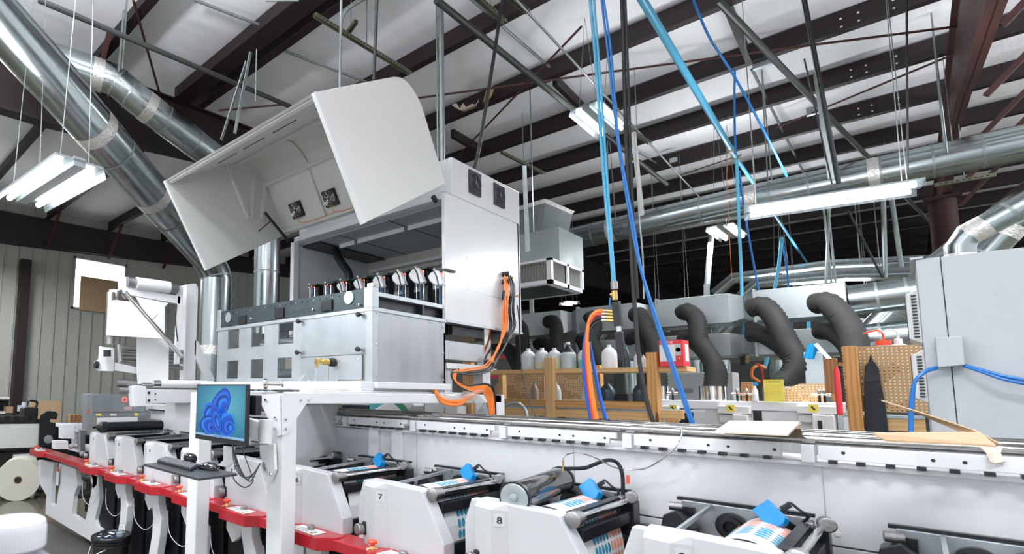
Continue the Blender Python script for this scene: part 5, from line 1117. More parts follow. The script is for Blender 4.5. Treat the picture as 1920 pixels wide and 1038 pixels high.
# hand saw-like grey clamp handles at the bench
solo(MB().tube(spline([BP(938, 788, -.3), BP(943, 765, -.3), BP(955, 757, -.3), BP(972, 756, -.3), BP(985, 768, -.3), BP(990, 790, -.3)]), .016, 10), 'clamp_stand', FIX, 'grey curved clamp arm standing in front of the lumber boards', 'clamp', smooth=True)
solo(MB().bar(BP(934, 757, -.3), BP(940, 778, -.3), .03, .03), 'black_grip', BLACK, 'black angled grip left of the grey curved handle', 'grip', bevel=.004)

# second press behind: white units with yellow stickers
QY = 7.0
def QP(px, py, dy=0): return P(px, py, Y=QY+dy)
xq0, xq1 = QP(640, 760).x, QP(1580, 760).x; zq = QP(1400, 752).z
t = thing('second_press', 'second white press line in the background with yellow warning stickers', 'press', ((xq0+xq1)/2, QY+.5, 0))
MB().box(xq0, xq1+.2, QY, QY+1.1, 0, zq-.09).build('white_body', WHITE, t, bevel=.006)
MB().box(xq0, xq1+.2, QY-.02, QY+1.1, zq-.09, zq).build('top_ledge', WHITE, t, bevel=.006)
for l, r in ((1276, 1300), (1412, 1428), (1568, 1574), (1130, 1142), (1045, 1060)):
    MB().box(QP(l, 770).x, QP(r, 770).x, QY-.01, QY, QP(l, 815).z, QP(l, 762).z).build('dark_recess', BLACKM, t)
for i, (l, r, sx) in enumerate(((1350, 1410, 1370), (1497, 1570, 1525), (1240, 1275, 1262), (1080, 1120, 1100))):
    MB().box(QP(l, 770).x, QP(r, 770).x, QY-.12, QY, QP(l, 774).z, QP(l, 760).z).build('unit_head', PANELW, t, bevel=.006)
    MB().box(QP(l+2, 770).x, QP(l+26, 770).x, QY-.08, QY, QP(l, 790).z, QP(l, 776).z).build('unit_slot', PANELW, t)
    MB().box(QP(l+28, 770).x, QP(r-4, 770).x, QY-.14, QY, QP(l, 830).z, QP(l, 775).z).build('unit_leg', PANELW, t, bevel=.01)
    MB().box(QP(l+38, 770).x, QP(l+46, 770).x, QY-.145, QY-.14, QP(l, 812).z, QP(l, 786).z).build('black_slot', BLACK, t)
    c = QP(sx, 765, -.12); s = MB().box(c.x-.036, c.x+.036, QY-.123, QY-.12, c.z-.036, c.z+.036).build('yellow_sticker', YSIGN, t)
    MB().poly([(c.x-.019, QY-.124, c.z+.018), (c.x-.003, QY-.124, c.z+.020), (c.x+.004, QY-.124, c.z+.004), (c.x+.019, QY-.124, c.z-.014), (c.x+.005, QY-.124, c.z-.020), (c.x-.009, QY-.124, c.z-.002)], (0, -.001, 0)).build('hand_symbol', BLACK, s)
for i, px in enumerate((1383, 1401, 1537, 1547, 1076, 969, 1262)):
    c = QP(px, 752, -.05); t2 = thing('tee_clamp', 'chromed tee clamp handle standing on the rear press top, %s' % ['left of the yellow sign', 'nearest left of the yellow sign', 'front one by the brown plank', 'rear one by the brown plank', 'seen between the lumber posts', 'far left by the flexible hoses', 'below the red carton'][i], 'clamp', (c.x, c.y, zq), 'clamp handles on the rear press')
    MB().cyl((c.x, c.y, zq-.0), (c.x, c.y, zq+.07), .010, 10).build('stem', BLACKM, t2, smooth=True)
    MB().cyl((c.x-.05, c.y, zq+.075), (c.x+.05, c.y, zq+.075), .012, 10).build('tee_bar', CHROME, t2, smooth=True); MB().lathe((c.x, c.y, zq+.075), [(.010, 0), (.017, .02), (.017, .04), (.006, .055)], n=12).build('tee_knob', CHROME, t2, smooth=True)
# yellow sign CAUTION
t = thing('caution_sign', 'yellow caution sign standing on the rear press top', 'sign', QP(1451, 752, -.04))
a, b = QP(1432, 730, -.04), QP(1470, 730, -.04); z1 = QP(1451, 711, -.04).z
MB().box(a.x, b.x, QY-.045, QY-.035, zq, z1).build('yellow_board', YSIGN, t)
MB().text('CAUTION', ((a.x+b.x)/2, QY-.046, z1-.022), (1, 0, 0), (0, 0, 1), .018, .002).build('lettering', BLACK, t)
for k in range(7): MB().box(a.x+.010, b.x-.010-.010*(k % 3), QY-.0465, QY-.045, z1-.058-k*.019, z1-.055-k*.019).build('text_line', mat('faint_print', (.62, .52, .08), .6) if k == 0 else bpy.data.materials['faint_print'], t)
# pegboards, planks and bits on the rear press
a, b = QP(1472, 735, .2), QP(1548, 735, .2)
solo(MB().poly([(a.x, QY+.2, zq), (b.x, QY+.2, zq), (b.x, QY+.2, QP(1540, 719, .2).z), (a.x+.12, QY+.2, QP(1540, 719, .2).z), (a.x, QY+.2, QP(1475, 728, .2).z)], (0, .012, 0)), 'pegboard', PEG, 'brown pegboard with rounded corner right of the yellow sign', 'pegboard')
def lean(l, r, tp, bt, dy, m, nm, label, cat, th=.04):
    a, b = QP(l, 735, dy), QP(r, 735, dy); return solo(MB().box(a.x, b.x, QY+dy, QY+dy+th, QP(l, bt, dy).z, QP(l, tp, dy).z), nm, m, label, cat, bevel=.003)
lean(1548, 1574, 672, 738, -.1, WOODR, 'wood_plank', 'reddish brown plank hanging left of the tall knotty post', 'plank')
lean(1558, 1576, 738, 753, -.1, WOOD, 'wood_plank', 'small light wood block below the reddish brown plank', 'plank')
lean(1390, 1412, 716, 752, .1, WOODR, 'wood_block', 'dark brown wooden block behind the white spray bottle', 'block')
c = QP(1417, 752, -.02); t = thing('spray_bottle', 'white spray bottle with blue trigger left of the yellow sign', 'bottle', c)
MB().lathe((c.x, c.y, zq), [(.022, 0), (.025, .008), (.023, .10), (.011, .14), (.009, .16)], n=18).build('bottle_body', PAPER, t, smooth=True); MB().box(c.x-.014, c.x+.024, c.y-.014, c.y+.014, zq+.16, zq+.19).build('trigger_head', CYAN, t, bevel=.006)
lean(1512, 1548, 660, 722, .6, FIX, 'grey_machine', 'grey slanted machine plate behind the right pegboard', 'machine')
solo(MB().bar(QP(1530, 645, .4), QP(1562, 680, .4), .10, .03), 'white_bar', WHITE, 'white diagonal bar leaning behind the reddish plank', 'bar')
for i in range(2): solo(MB().cyl(QP(1523+i*6, 645, .4), QP(1513+i*6, 672, .4), .03, 12), 'blue_cylinder', CYAN, 'blue cylinder leaning beside the white bar, %s' % ['left one', 'right one'][i], 'cylinder', smooth=True)
# control panel box beyond with vertical pipes
solo(MB().box(QP(1230, 720, 2.5).x, QP(1375, 720, 2.5).x, QY+2.5, QY+2.9, 0, QP(1300, 698, 2.5).z), 'control_cabinet', PANELW, 'pale control cabinet behind the flexible hose of the red carton', 'cabinet', bevel=.01)
for i, px in enumerate((1263, 1271, 1279, 1287, 1295)):
    c = QP(px, 732, 2.49); solo(MB().lathe(c, [(.035, 0), (.035, .01), (.02, .012)], (0, -1, 0), 14), 'round_gauge', FIX, 'small round dial on the pale cabinet, %s of five' % ['first', 'second', 'third', 'fourth', 'fifth'][i], 'dial', 'dials on the pale cabinet')
# items seen beneath the gantry beam
solo(MB().poly([QP(692, 772, -2.), QP(722, 755, -2.), QP(770, 752, -2.), QP(778, 760, -2.), QP(755, 778, -2.), QP(700, 780, -2.)], (0, .2, 0)), 'bagged_pack', PAPER, 'white plastic pack with a green stripe lying behind the guide rods', 'bag', bevel=.02)
solo(MB().poly([QP(738, 755, -2.02), QP(752, 755, -2.02), QP(766, 771, -2.02), QP(758, 774, -2.02)], (0, -.003, 0)), 'green_stripe', GREEN, 'green printed stripe label on the white pack', 'label')
for (l, r, tp, bt, m_, nm, lb) in ((692, 712, 745, 775, TEAL, 'teal_box', 'teal box behind the white plastic pack'), (796, 832, 745, 790, PANELW, 'white_machine', 'white machine block with blue window behind the gantry'), (770, 796, 756, 772, KNURL, 'steel_roller', 'steel roller end right of the white pack'), (640, 690, 758, 780, BLACKM, 'dark_crate', 'dark crate left of the teal box'), (834, 858, 760, 785, PAPER, 'white_part', 'white rounded part beside the block with blue window')):
    a, b = QP(l, 765, -1.4), QP(r, 765, -1.4); solo(MB().box(a.x, b.x, QY-1.4, QY-1.2, QP(l, bt, -1.4).z, QP(l, tp, -1.4).z), nm, m_, lb, nm.split('_')[1], bevel=.01)
# red shelving far left behind
t = thing('pallet_rack', 'red pallet rack with small boxes beyond the lumber shelf', 'rack', P(900, 735, Y=9))
for y_ in (668, 703, 745): MB().box(P(900, y_, Y=9).x, P(985, y_, Y=9).x, 9, 9.06, P(900, y_+6, Y=9).z, P(900, y_, Y=9).z).build('red_beam', REDB, t)
for x_ in (895, 983): MB().box(P(x_, 700, Y=9).x, P(x_, 700, Y=9).x+.08, 9.0, 9.08, 0, P(x_, 610, Y=9).z).build('rack_upright', PANELW, t)
for i, (l, r, tp) in enumerate(((905, 916, 690), (926, 938, 700), (946, 960, 695), (905, 920, 722), (930, 950, 718), (955, 975, 724))):
    bt = 703 if i < 3 else 745
    solo(MB().box(P(l, 700, Y=9.2).x, P(r, 700, Y=9.2).x, 9.2, 9.5, P(l, bt, Y=9.2).z, P(l, tp, Y=9.2).z), 'small_box', [PANELW, CARD, FIX, WHITE, CARD, BLACKM][i], ['white box', 'brown box', 'grey box', 'pale box', 'cardboard box', 'black box'][i]+' on the red rack, '+('upper shelf' if i < 3 else 'lower shelf'), 'box', 'boxes on the red rack')

# ------------------------------------------------------------------ rectangular extract ducts with flexible hoses
RYD = 8.3
for i, (pa, pb, label) in enumerate(((((960, 594, 636), (1590, 521, 583)), None, 'upper rectangular galvanised duct above the flexible hoses'), (((960, 648, 688), (1590, 610, 646)), None, 'lower rectangular galvanised duct behind the flexible hoses'))):
    (l, tl_, bl_), (r, tr2, br2) = pa
    a, b = P(l, (tl_+bl_)/2, Y=RYD+i*.0), P(r, (tr2+br2)/2, Y=RYD); h = (P(l, tl_, Y=RYD).z-P(l, bl_, Y=RYD).z)*.52+(P(r, tr2, Y=RYD).z-P(r, br2, Y=RYD).z)*.48
    a = P(960, (tl_+bl_)/2, Y=RYD); zz = (a.z+P(r, (tr2+br2)/2, Y=RYD).z)/2
    t = thing('rectangular_duct', label, 'duct', (a.x, RYD, zz-h/2))
    x = a.x; k = 0; xe = P(1590, 560, Y=RYD).x
    while x < xe:
        x2 = min(x+1.05, xe); hh = h/2*(.82 if k % 2 else 1)
        MB().poly([(x, RYD, zz-h/2), (x, RYD, zz+h/2), (x, RYD+.5, zz+h/2), (x, RYD+.5, zz-h/2)], (min(.8, x2-x), 0, 0)).build('duct_section', DUCTB, t, bevel=.004)
        if x2-x > .9:
            m_ = MB(); A1 = [m_.bm.verts.new(p) for p in ((x+.8, RYD, zz-h/2), (x+.8, RYD, zz+h/2), (x+.8, RYD+.5, zz+h/2), (x+.8, RYD+.5, zz-h/2))]; B1 = [m_.bm.verts.new(p) for p in ((x+.92, RYD+.10, zz-h*.36), (x+.92, RYD+.10, zz+h*.40), (x+.92, RYD+.42, zz+h*.40), (x+.92, RYD+.42, zz-h*.36))]; C1 = [m_.bm.verts.new(p) for p in ((x2, RYD, zz-h/2), (x2, RYD, zz+h/2), (x2, RYD+.5, zz+h/2), (x2, RYD+.5, zz-h/2))]
            for q1, q2 in ((A1, B1), (B1, C1)):
                for j in range(4): m_.bm.faces.new((q1[j], q1[(j+1) % 4], q2[(j+1) % 4], q2[j]))
            m_.build('transition_piece', DUCTB, t)
        MB().box(x-.012, x+.012, RYD-.02, RYD+.52, zz-h/2-.02, zz+h/2+.02).build('flange', GALV, t)
        x = x2; k += 1
    duct([V((xe, RYD+.25, zz)), V((P(1700, 550, Y=RYD).x+.3, RYD+.25, zz+.05))], .17, 'round galvanised stub continuing the %s rectangular duct to the right' % ('upper' if i == 0 else 'lower'), seams=((0, .3), (0, .6)))
for i, px in enumerate((985, 1320, 1540)):
    a = P(px, 600, Y=RYD+.3); solo(MB().box(a.x-.03, a.x+.03, RYD+.52, RYD+.56, 0, P(px, 520, Y=RYD).z), 'duct_support', GALV, 'galvanised upright behind the rectangular ducts, %s' % ['left one', 'middle one', 'right one'][i], 'post')
for i, (px0, px1) in enumerate(((1370, 1315), (1150, 1120))):
    duct([P(px0, 596, Y=9.2), P(px0-40, 640, Y=9.2)], .11, 'short slanting galvanised branch pipe between the ducts, %s one' % ['right', 'left'][i])
HZ = {'a': RYD-.12}
def flex(pts, r, label, ys=(7.9, 7.5)):
    n = len(pts); q = [P(x, y, Y=ys[0]+(ys[1]-ys[0])*i/(n-1)) for i, (x, y) in enumerate(pts)]
    return solo(MB().tube(spline(q, 16), r*.88, 18, ridge=.045), 'flexible_hose', FLEX, label, 'hose', 'flexible extract hoses', smooth=True, ang=60)
flex([(1280, 587), (1290, 583), (1306, 600), (1310, 635), (1325, 660), (1340, 690), (1335, 738)], .115, 'black flexible hose curving down right of the red carton, front one')
flex([(1279, 634), (1300, 640), (1325, 665), (1345, 690), (1348, 715), (1341, 738)], .10, 'black flexible hose behind the one right of the carton', (8.1, 7.7))
flex([(1408, 577), (1432, 574), (1455, 600), (1475, 640), (1492, 672), (1485, 700), (1462, 722), (1455, 745)], .125, 'large black flexible hose rising above the yellow sign')
flex([(1408, 626), (1430, 628), (1460, 645), (1485, 670), (1496, 690), (1480, 715), (1466, 745)], .11, 'black flexible hose running under the large one above the sign', (8.1, 7.7))
flex([(1531, 569), (1552, 568), (1580, 595), (1597, 625), (1605, 660), (1608, 700)], .13, 'rightmost upper black flexible hose left of the grey cabinet')
flex([(1538, 620), (1560, 622), (1585, 640), (1600, 665), (1606, 700)], .11, 'rightmost lower black flexible hose beside the knotty post', (8.1, 7.7))
flex([(1190, 590), (1203, 592), (1213, 620), (1225, 640), (1232, 670), (1236, 745)], .115, 'black flexible hose left of the red carton, upper one')
flex([(1178, 635), (1195, 632), (1212, 648), (1222, 680), (1225, 745)], .105, 'black flexible hose behind the wooden upright', (8.1, 7.7))
flex([(1107, 592), (1115, 610), (1110, 640), (1122, 670), (1136, 700), (1128, 745)], .115, 'black flexible hose behind the hose bundle')
flex([(1090, 635), (1098, 650), (1118, 680), (1140, 705), (1145, 745)], .10, 'lower black flexible hose behind the hose bundle', (8.1, 7.7))
flex([(1028, 603), (1040, 605), (1044, 640), (1042, 690), (1040, 745)], .11, 'black flexible hose behind the left jugs, upper one')
flex([(1008, 645), (1022, 643), (1034, 665), (1048, 700), (1052, 745)], .10, 'black flexible hose behind the left jugs, lower one', (8.1, 7.7))
flex([(972, 610), (978, 620), (980, 660), (975, 700), (966, 742)], .12, 'black flexible hose beside the cabinet at the left end')
flex([(930, 648), (948, 650), (965, 675), (978, 710), (982, 742)], .11, 'grey flexible hose emerging from behind the cabinet cables', (8.1, 7.7))
for i, (px, py) in enumerate(((1337, 745), (1460, 745), (975, 750), (1047, 745), (1232, 745))):
    c = P(px, py, Y=7.5); solo(MB().cyl((c.x, c.y, zq-.02), (c.x, c.y, zq+.16), .13, 20), 'hose_collar', CHROME, 'steel collar where a flexible hose enters the rear press, %s' % ['third from right', 'under the yellow sign hose', 'leftmost', 'second from left', 'behind the upright'][i], 'collar', smooth=True)

# ------------------------------------------------------------------ tall post, pegboard and black cloth
PY_ = 6.1
def RP(px, py, dy=0): return P(px, py, Y=PY_+dy)
a, b = RP(1577, 650), RP(1728, 650); zt3 = RP(1650, 648).z
solo(MB().box(a.x, b.x, PY_, PY_+.012, RP(1650, 772).z, zt3), 'pegboard', PEG, 'large pegboard behind the black cloth beside the grey cabinet', 'pegboard')
a, b = RP(1585, 720, -.12), RP(1612, 720, -.12)
solo(MB().box(a.x, b.x, PY_-.12, PY_-.02, 0, RP(1600, 648, -.12).z), 'knotty_post', WOOD, 'tall knotty wooden post left of the large pegboard', 'post', bevel=.004)
solo(MB().box(RP(1593, 790).x, RP(1735, 790).x, PY_-.02, PY_+.06, RP(1650, 806).z, RP(1650, 783).z), 'bench_board', WOODLH, 'light wooden board under the large pegboard', 'board', bevel=.003)
solo(MB().box(RP(1575, 790).x, RP(1735, 790).x, PY_-.03, PY_+.3, RP(1650, 783).z, RP(1650, 778).z), 'work_bench', FIX, 'thin grey bench top under the large pegboard', 'bench')
pts = [RP(1633, 676, -.05), RP(1640, 678, -.05), RP(1647, 690, -.05), RP(1652, 720, -.05), RP(1660, 760, -.05), RP(1666, 812, -.05), RP(1622, 812, -.05), RP(1620, 750, -.05), RP(1621, 700, -.05), RP(1622, 684, -.05)]
tcl = thing('black_cloth', 'black tapered cloth cover hanging on the large pegboard', 'cloth', RP(1640, 812, -.05))
MB().poly(pts, (0, .04, 0)).build('cover_body', GLOVE, tcl, bevel=.004)
MB().poly([RP(1632, 663, -.05), RP(1638, 678, -.05), RP(1628, 679, -.05)], (0, .03, 0)).build('hanging_tip', GLOVE, tcl)
MB().box(RP(1622, 707, -.06).x, RP(1648, 707, -.06).x, PY_-.055, PY_-.045, RP(1630, 715, -.06).z, RP(1630, 703, -.06).z).build('stitched_band', BLACKM, tcl)
for i, (px, m_, lb) in enumerate(((1657, ESTOP, 'wash bottle with red cap and spout on top of the pegboard'), (1685, PANELW, 'wash bottle with white cap and spout on top of the pegboard'))):
    c = RP(px, 648, .1); t = thing('wash_bottle', lb, 'bottle', (c.x, c.y, zt3-.12))
    MB().lathe((c.x, c.y, zt3-.12), [(.06, 0), (.062, .09), (.05, .125), (.03, .135)], n=18).build('bottle_body', HDPE, t, smooth=True)
    MB().lathe((c.x, c.y, zt3+.01), [(.045, 0), (.045, .04), (.01, .042)] if i == 0 else [(.024, 0), (.024, .045), (.01, .05)], n=16).build('screw_cap', m_, t, smooth=True)
    MB().tube(spline([(c.x, c.y, zt3+.04), (c.x, c.y, zt3+.10), (c.x-.03, c.y, zt3+.13), (c.x-.11, c.y, zt3+.11)]), .007, 8).build('bent_spout', m_, t, smooth=True)
solo(MB().box(RP(1577, 790).x, RP(1735, 790).x, PY_+.05, PY_+.3, zt3-.14, zt3-.12), 'rear_shelf', WOODR, 'narrow shelf behind the pegboard holding two wash bottles', 'shelf')
c = RP(1577, 800, -.3); c.z = RP(1577, 778, -.3).z+.02; solo(MB().lathe((c.x, c.y, c.z-.02), [(.019, 0), (.019, .33), (.014, .35), (.010, .37)], n=16), 'red_bottle', REDB, 'slim red bottle with white top left of the knotty post', 'bottle', smooth=True)
solo(MB().box(c.x-.015, c.x+.015, c.y-.015, c.y+.015, 0, c.z-.02), 'low_stand', FIX, 'thin grey stand below the slim red bottle', 'stand')

# ------------------------------------------------------------------ grey electrical cabinet at the right
EY = 4.4
def EP(px, py, dy=0): return P(px, py, Y=EY+dy)
xe0, xe1 = EP(1716, 486).x, 3.2; ze = EP(1763, 481).z
t = thing('electrical_cabinet', 'tall grey electrical cabinet with side louvres at the right edge', 'cabinet', ((xe0+xe1)/2, EY+.3, 0))
xs_ = EP(1763, 481).x
MB().box(xe0, xs_-.0015, EY, EY+.7, 0, ze).build('narrow_panel', GREYP, t, bevel=.004)
MB().box(xs_+.0015, xe1, EY, EY+.7, 0, ze).build('wide_panel', GREYP, t, bevel=.004)
MB().box(xe0-.02, xe0+.03, EY-.01, EY+.7, ze, ze+.012).build('top_lip', GREYP, t)
for (ta, tb) in ((538, 642), (654, 756)):
    z1, z0 = EP(1712, ta).z, EP(1728, tb).z; y0, y1 = EY+.06, EY+.34
    lv = MB().poly([(xe0, y0, z0), (xe0-.05, y0+.03, z0+.03), (xe0-.05, y0+.03, z1-.03), (xe0, y0, z1)], (0, y1-y0, 0)).build('louvre_box', PANELW, t, bevel=.006)
    n = 14
    for k in range(n):
        z = z0+.03+(z1-z0-.06)*(k+.5)/n; MB().box(xe0-.053, xe0-.049, y0+.05, y1-.03, z-.006, z+.004).build('louvre_slot', BLACK, lv); MB().box(xe0-.03, xe0-.01, y0-.001+.005, y0+.03, z-.005, z+.003).build('louvre_slot', BLACK, lv)
MB().poly([EP(1753, 634), EP(1803, 632), EP(1808, 685), EP(1758, 689)], (0, -.07, 0)).build('cable_cover', GREYP, t, bevel=.004)
for px, py in ((1865, 552), (1753, 748)): MB().lathe(EP(px, py), [(.006, 0), (.006, .002)], (0, -1, 0), 8).build('screw', FIX, t)
for i in range(2):
    solo(MB().tube(spline([EP(1757, 688+i*2, -.05), EP(1735, 695+i*2, -.08), EP(1716, 715, -.1), EP(1709+i*3, 745, -.1), EP(1707+i*3, 780, -.1), EP(1707+i*3, 815, -.1), EP(1707+i*3, 860, -.1)]), .0085, 8), 'blue_air_line', AIRB, 'blue air line curving from the cover plate down left, %s' % ['outer', 'inner'][i], 'tube', smooth=True)
    solo(MB().tube(spline([EP(1807, 684+i, -.05), EP(1840, 693+i*3, -.08), EP(1880, 704+i*6, -.1), EP(1940, 715+i*8, -.1)]), .0085, 8), 'blue_air_line', AIRB, 'blue air line running from the cover plate to the right edge, %s' % ['upper', 'lower'][i], 'tube', smooth=True)

# ------------------------------------------------------------------ cardboard on the guide rods
zc = 1.515
q = [P(1342, 812, Y=2.90), P(1497, 816, Y=2.90), P(1500, 790, Y=3.25), P(1362, 788, Y=3.25)]
q = [P(1340, 811, Z=zc), P(1478, 817, Z=zc), P(1500, 792, Z=zc+.02), P(1368, 790, Z=zc+.0)]
solo(MB().poly(q, (0, 0, .006)), 'flat_cardboard', CARDP, 'pale flat cardboard sheet lying on the guide rods in the middle', 'cardboard')
solo(MB().poly([P(1477, 817, Z=zc+.008), P(1497, 795, Z=zc+.01), P(1503, 794, Z=zc+.03), P(1490, 804, Z=zc+.03)], (0, 0, .004)), 'torn_flap', CARD, 'torn brown flap at the right end of the pale sheet', 'cardboard')
t = thing('torn_cardboard', 'torn brown corrugated cardboard folded over the guide rods at right', 'cardboard', P(1760, 825, Z=zc))
MB().poly([P(1637, 814, Z=zc+.02), P(1660, 827, Z=zc), P(1868, 838, Z=zc), P(1838, 812, Z=zc+.03), P(1700, 812, Z=zc+.02)], (0, 0, .005)).build('lower_sheet', CARD, t)
MB().poly([P(1652, 751, Y=3.02), P(1740, 778, Y=3.02), P(1830, 808, Y=3.0), P(1887, 839, Y=2.97), P(1868, 840, Y=2.97), P(1802, 806, Y=3.2), P(1765, 795, Y=3.2), P(1700, 766, Y=3.1)], (0, .012, .004)).build('raised_flap', CARD, t)
MB().poly([P(1837, 838, Y=2.92), P(1880, 838, Y=2.92), P(1876, 850, Y=2.91), P(1884, 866, Y=2.90), P(1866, 870, Y=2.90), P(1856, 866, Y=2.89), P(1850, 850, Y=2.90)], (0, -.006, .003)).build('torn_liner', CARDP, t)
a = P(1277, 806, Y=2.93)

# ------------------------------------------------------------------ hoses dropping from the roof
MY = 3.9
def MP(px, py, dy=0): return P(px, py, Y=MY+dy)
def hang(pts, r, m, label, name='air_hose', dy=0, cat='hose', ydrift=0, n=6, ridge=0):
    k = len(pts); q = [P(x, y, Y=MY+dy+ydrift*i/(k-1)) for i, (x, y) in enumerate(pts)]
    return solo(MB().tube(spline(q, n), r, 10, ridge=ridge), name, m, label, cat, smooth=True)
hang([(1106, -8), (1118, 130), (1132, 330), (1146, 480), (1150, 530)], .011, SKYH, 'light blue air hose dropping from the roof to the brass manifold', ydrift=0)
hang([(1113, -8), (1124, 130), (1138, 330), (1149, 480), (1153, 530)], .008, SKYH, 'second light blue hose twisted beside the manifold hose')
hang([(1127, -8), (1140, 100), (1158, 260), (1180, 400), (1200, 500), (1235, 620), (1270, 720), (1298, 800)], .0075, AIRB, 'deep blue air line slanting down in front of the red carton', dy=-.1)
hang([(1131, -8), (1146, 100), (1160, 260), (1188, 420), (1204, 510), (1240, 620), (1276, 720), (1303, 800)], .0065, AIRB, 'second deep blue air line beside the one crossing the red carton', dy=-.12)
hang([(1166, -8), (1171, 150), (1176, 300), (1183, 450), (1189, 560), (1197, 660), (1210, 740), (1228, 800)], .013, RUBBER, 'thick black hose hanging from the roof down past the wooden upright')
hang([(1172, -8), (1178, 150), (1186, 380), (1196, 560)], .008, RUBBER, 'thinner black cable hanging against the thick black hose')
hang([(1190, 250), (1198, 400), (1205, 480), (1207, 560)], .005, GALV, 'thin steel rod hanging beside the black hose', 'steel_rod', cat='rod')
# horizontal compressed-air main
a, b, c = P(1200, -8, Z=5.1), P(1378, 292, Z=5.1), P(1535, 525, Z=5.1)
solo(MB().cyl(a, b, .035, 16), 'air_main', SKYH, 'light blue compressed air main running away under the roof', 'pipe', smooth=True)
solo(MB().cyl(b, c, .024, 14), 'air_main', SKYH, 'thinner far length of the light blue air main', 'pipe', smooth=True)
for px, py in ((1370, 280), (1381, 297)): 
    q = P(px, py, Z=5.1); d_ = (b-a).normalized(); solo(MB().cyl(q-d_*.05, q+d_*.05, .045, 14), 'pipe_coupling', mat('beige_coupling', (.35, .34, .28), .5) if px == 1370 else bpy.data.materials['beige_coupling'], 'beige coupling on the light blue air main, %s of two' % ('upper' if px == 1370 else 'lower'), 'coupling', smooth=True)
def fhang(pts, D0, D1, r, m, label, name='air_hose', cat='hose'):
    k = len(pts); return solo(MB().tube(spline([P(x, y, D=D0+(D1-D0)*i/(k-1)) for i, (x, y) in enumerate(pts)], 6), r, 8), name, m, label, cat, smooth=True)
fhang([(1381, 300), (1385, 400), (1390, 520), (1394, 660)], 7, 7, .018, SKYH, 'light blue drop pipe ending at a small black manifold')
fhang([(1378, 130), (1377, 200), (1379, 290)], 7, 7, .012, AIRB, 'short deep blue line rising from the air main coupling')
fhang([(1297, -8), (1330, 70), (1378, 145), (1440, 260), (1475, 330)], 4.6, 5.6, .010, AIRB, 'deep blue air line swagging across the roof to the right')
fhang([(1386, 320), (1400, 420), (1418, 520), (1433, 590), (1452, 610)], 7, 7.2, .012, AIRB, 'deep blue line hanging behind the light blue drop pipe')
fhang([(1466, 445), (1460, 500), (1448, 570), (1440, 660), (1434, 690)], 8, 8, .022, SKYH, 'light blue drop pipe slanting behind the large flexible hose')
fhang([(1467, 450), (1475, 500), (1480, 560), (1485, 610)], 8, 8, .012, AIRB, 'thin deep blue line right of the slanting drop pipe')
fhang([(1516, 560), (1516, 640), (1512, 690)], 8, 8, .022, SKYH, 'light blue drop pipe near the blue cylinders')
fhang([(1540, 540), (1543, 620), (1543, 650)], 8, 8, .012, AIRB, 'deep blue line near the right flexible hoses')
fhang([(1477, 617), (1520, 632), (1560, 645), (1590, 655)], 7.2, 7.2, .008, AIRB, 'thin blue line sagging between the flexible hoses and post')
fhang([(1363, 255), (1366, 400), (1372, 520)], 7.5, 7.5, .003, ORANGE, 'very thin orange string hanging before the level duct', 'string', 'string')
for i, (x0, y0, x1, y1, D, r) in enumerate(((1700, -5, 1702, 320, 5.0, .008), (1507, -5, 1573, 345, 4.6, .018), (1508, 110, 1560, 345, 4.6, .006), (1335, 430, 1322, 575, 9, .04), (1422, 60, 1425, 130, 7, .01), (1555, 380, 1548, 545, 8, .02), (1655, 345, 1660, 520, 8, .03), (1668, 345, 1690, 500, 8, .03), (1540, 350, 1560, 540, 8, .015), (1548, 350, 1568, 540, 8, .015), (1590, 395, 1655, 520, 8, .015))):
    solo(MB().cyl(P(x0, y0, D=D), P(x1, y1, D=D), r, 10), 'hanging_conduit', [RUBBER, DARKP, DARKP, FIX, GALV, GALV, GALV, GALV, GALV, GALV, DARKP][i],
         ['thin black cable dropping to the right end of the strip lamp', 'thick dark pipe descending left of the strip lamp cables', 'thin dark pipe beside the thick one near the slotted strut', 'pale slanting duct strap pipe below the small twin lamp', 'short thin rod near the junction box', 'thin rod above the background strip lamp, left', 'galvanised strut hanging above the right flexible hoses, left', 'galvanised strut hanging above the right flexible hoses, right', 'thin conduit behind the strip lamp, left of a pair', 'thin conduit behind the strip lamp, right of a pair', 'thin dark rod slanting behind the strip lamp'][i], 'conduit', smooth=True)
solo(MB().poly([P(1183, 248, D=6), P(1190, 247, D=6), P(1206, 402, D=6), P(1199, 405, D=6)], (.01, .01, 0)), 'flat_strap', mat('pale_strap', (.60, .60, .58), .5), 'pale flat strap hanging behind the black hose', 'strap')
solo(MB().poly([P(979, 310, D=7), P(985, 310, D=7), P(992, 470, D=7), P(985, 472, D=7)], (.01, .01, 0)), 'flat_strap', GALV, 'galvanised flat strap beside the rectangular hanging duct', 'strap')
solo(MB().poly([P(1524, 135, D=5.6), P(1533, 140, D=5.6), P(1562, 335, D=5.6), P(1552, 335, D=5.6)], (.01, .01, 0)), 'flat_strap', GALV, 'flat galvanised strap below the zinc spring near the duct', 'strap')
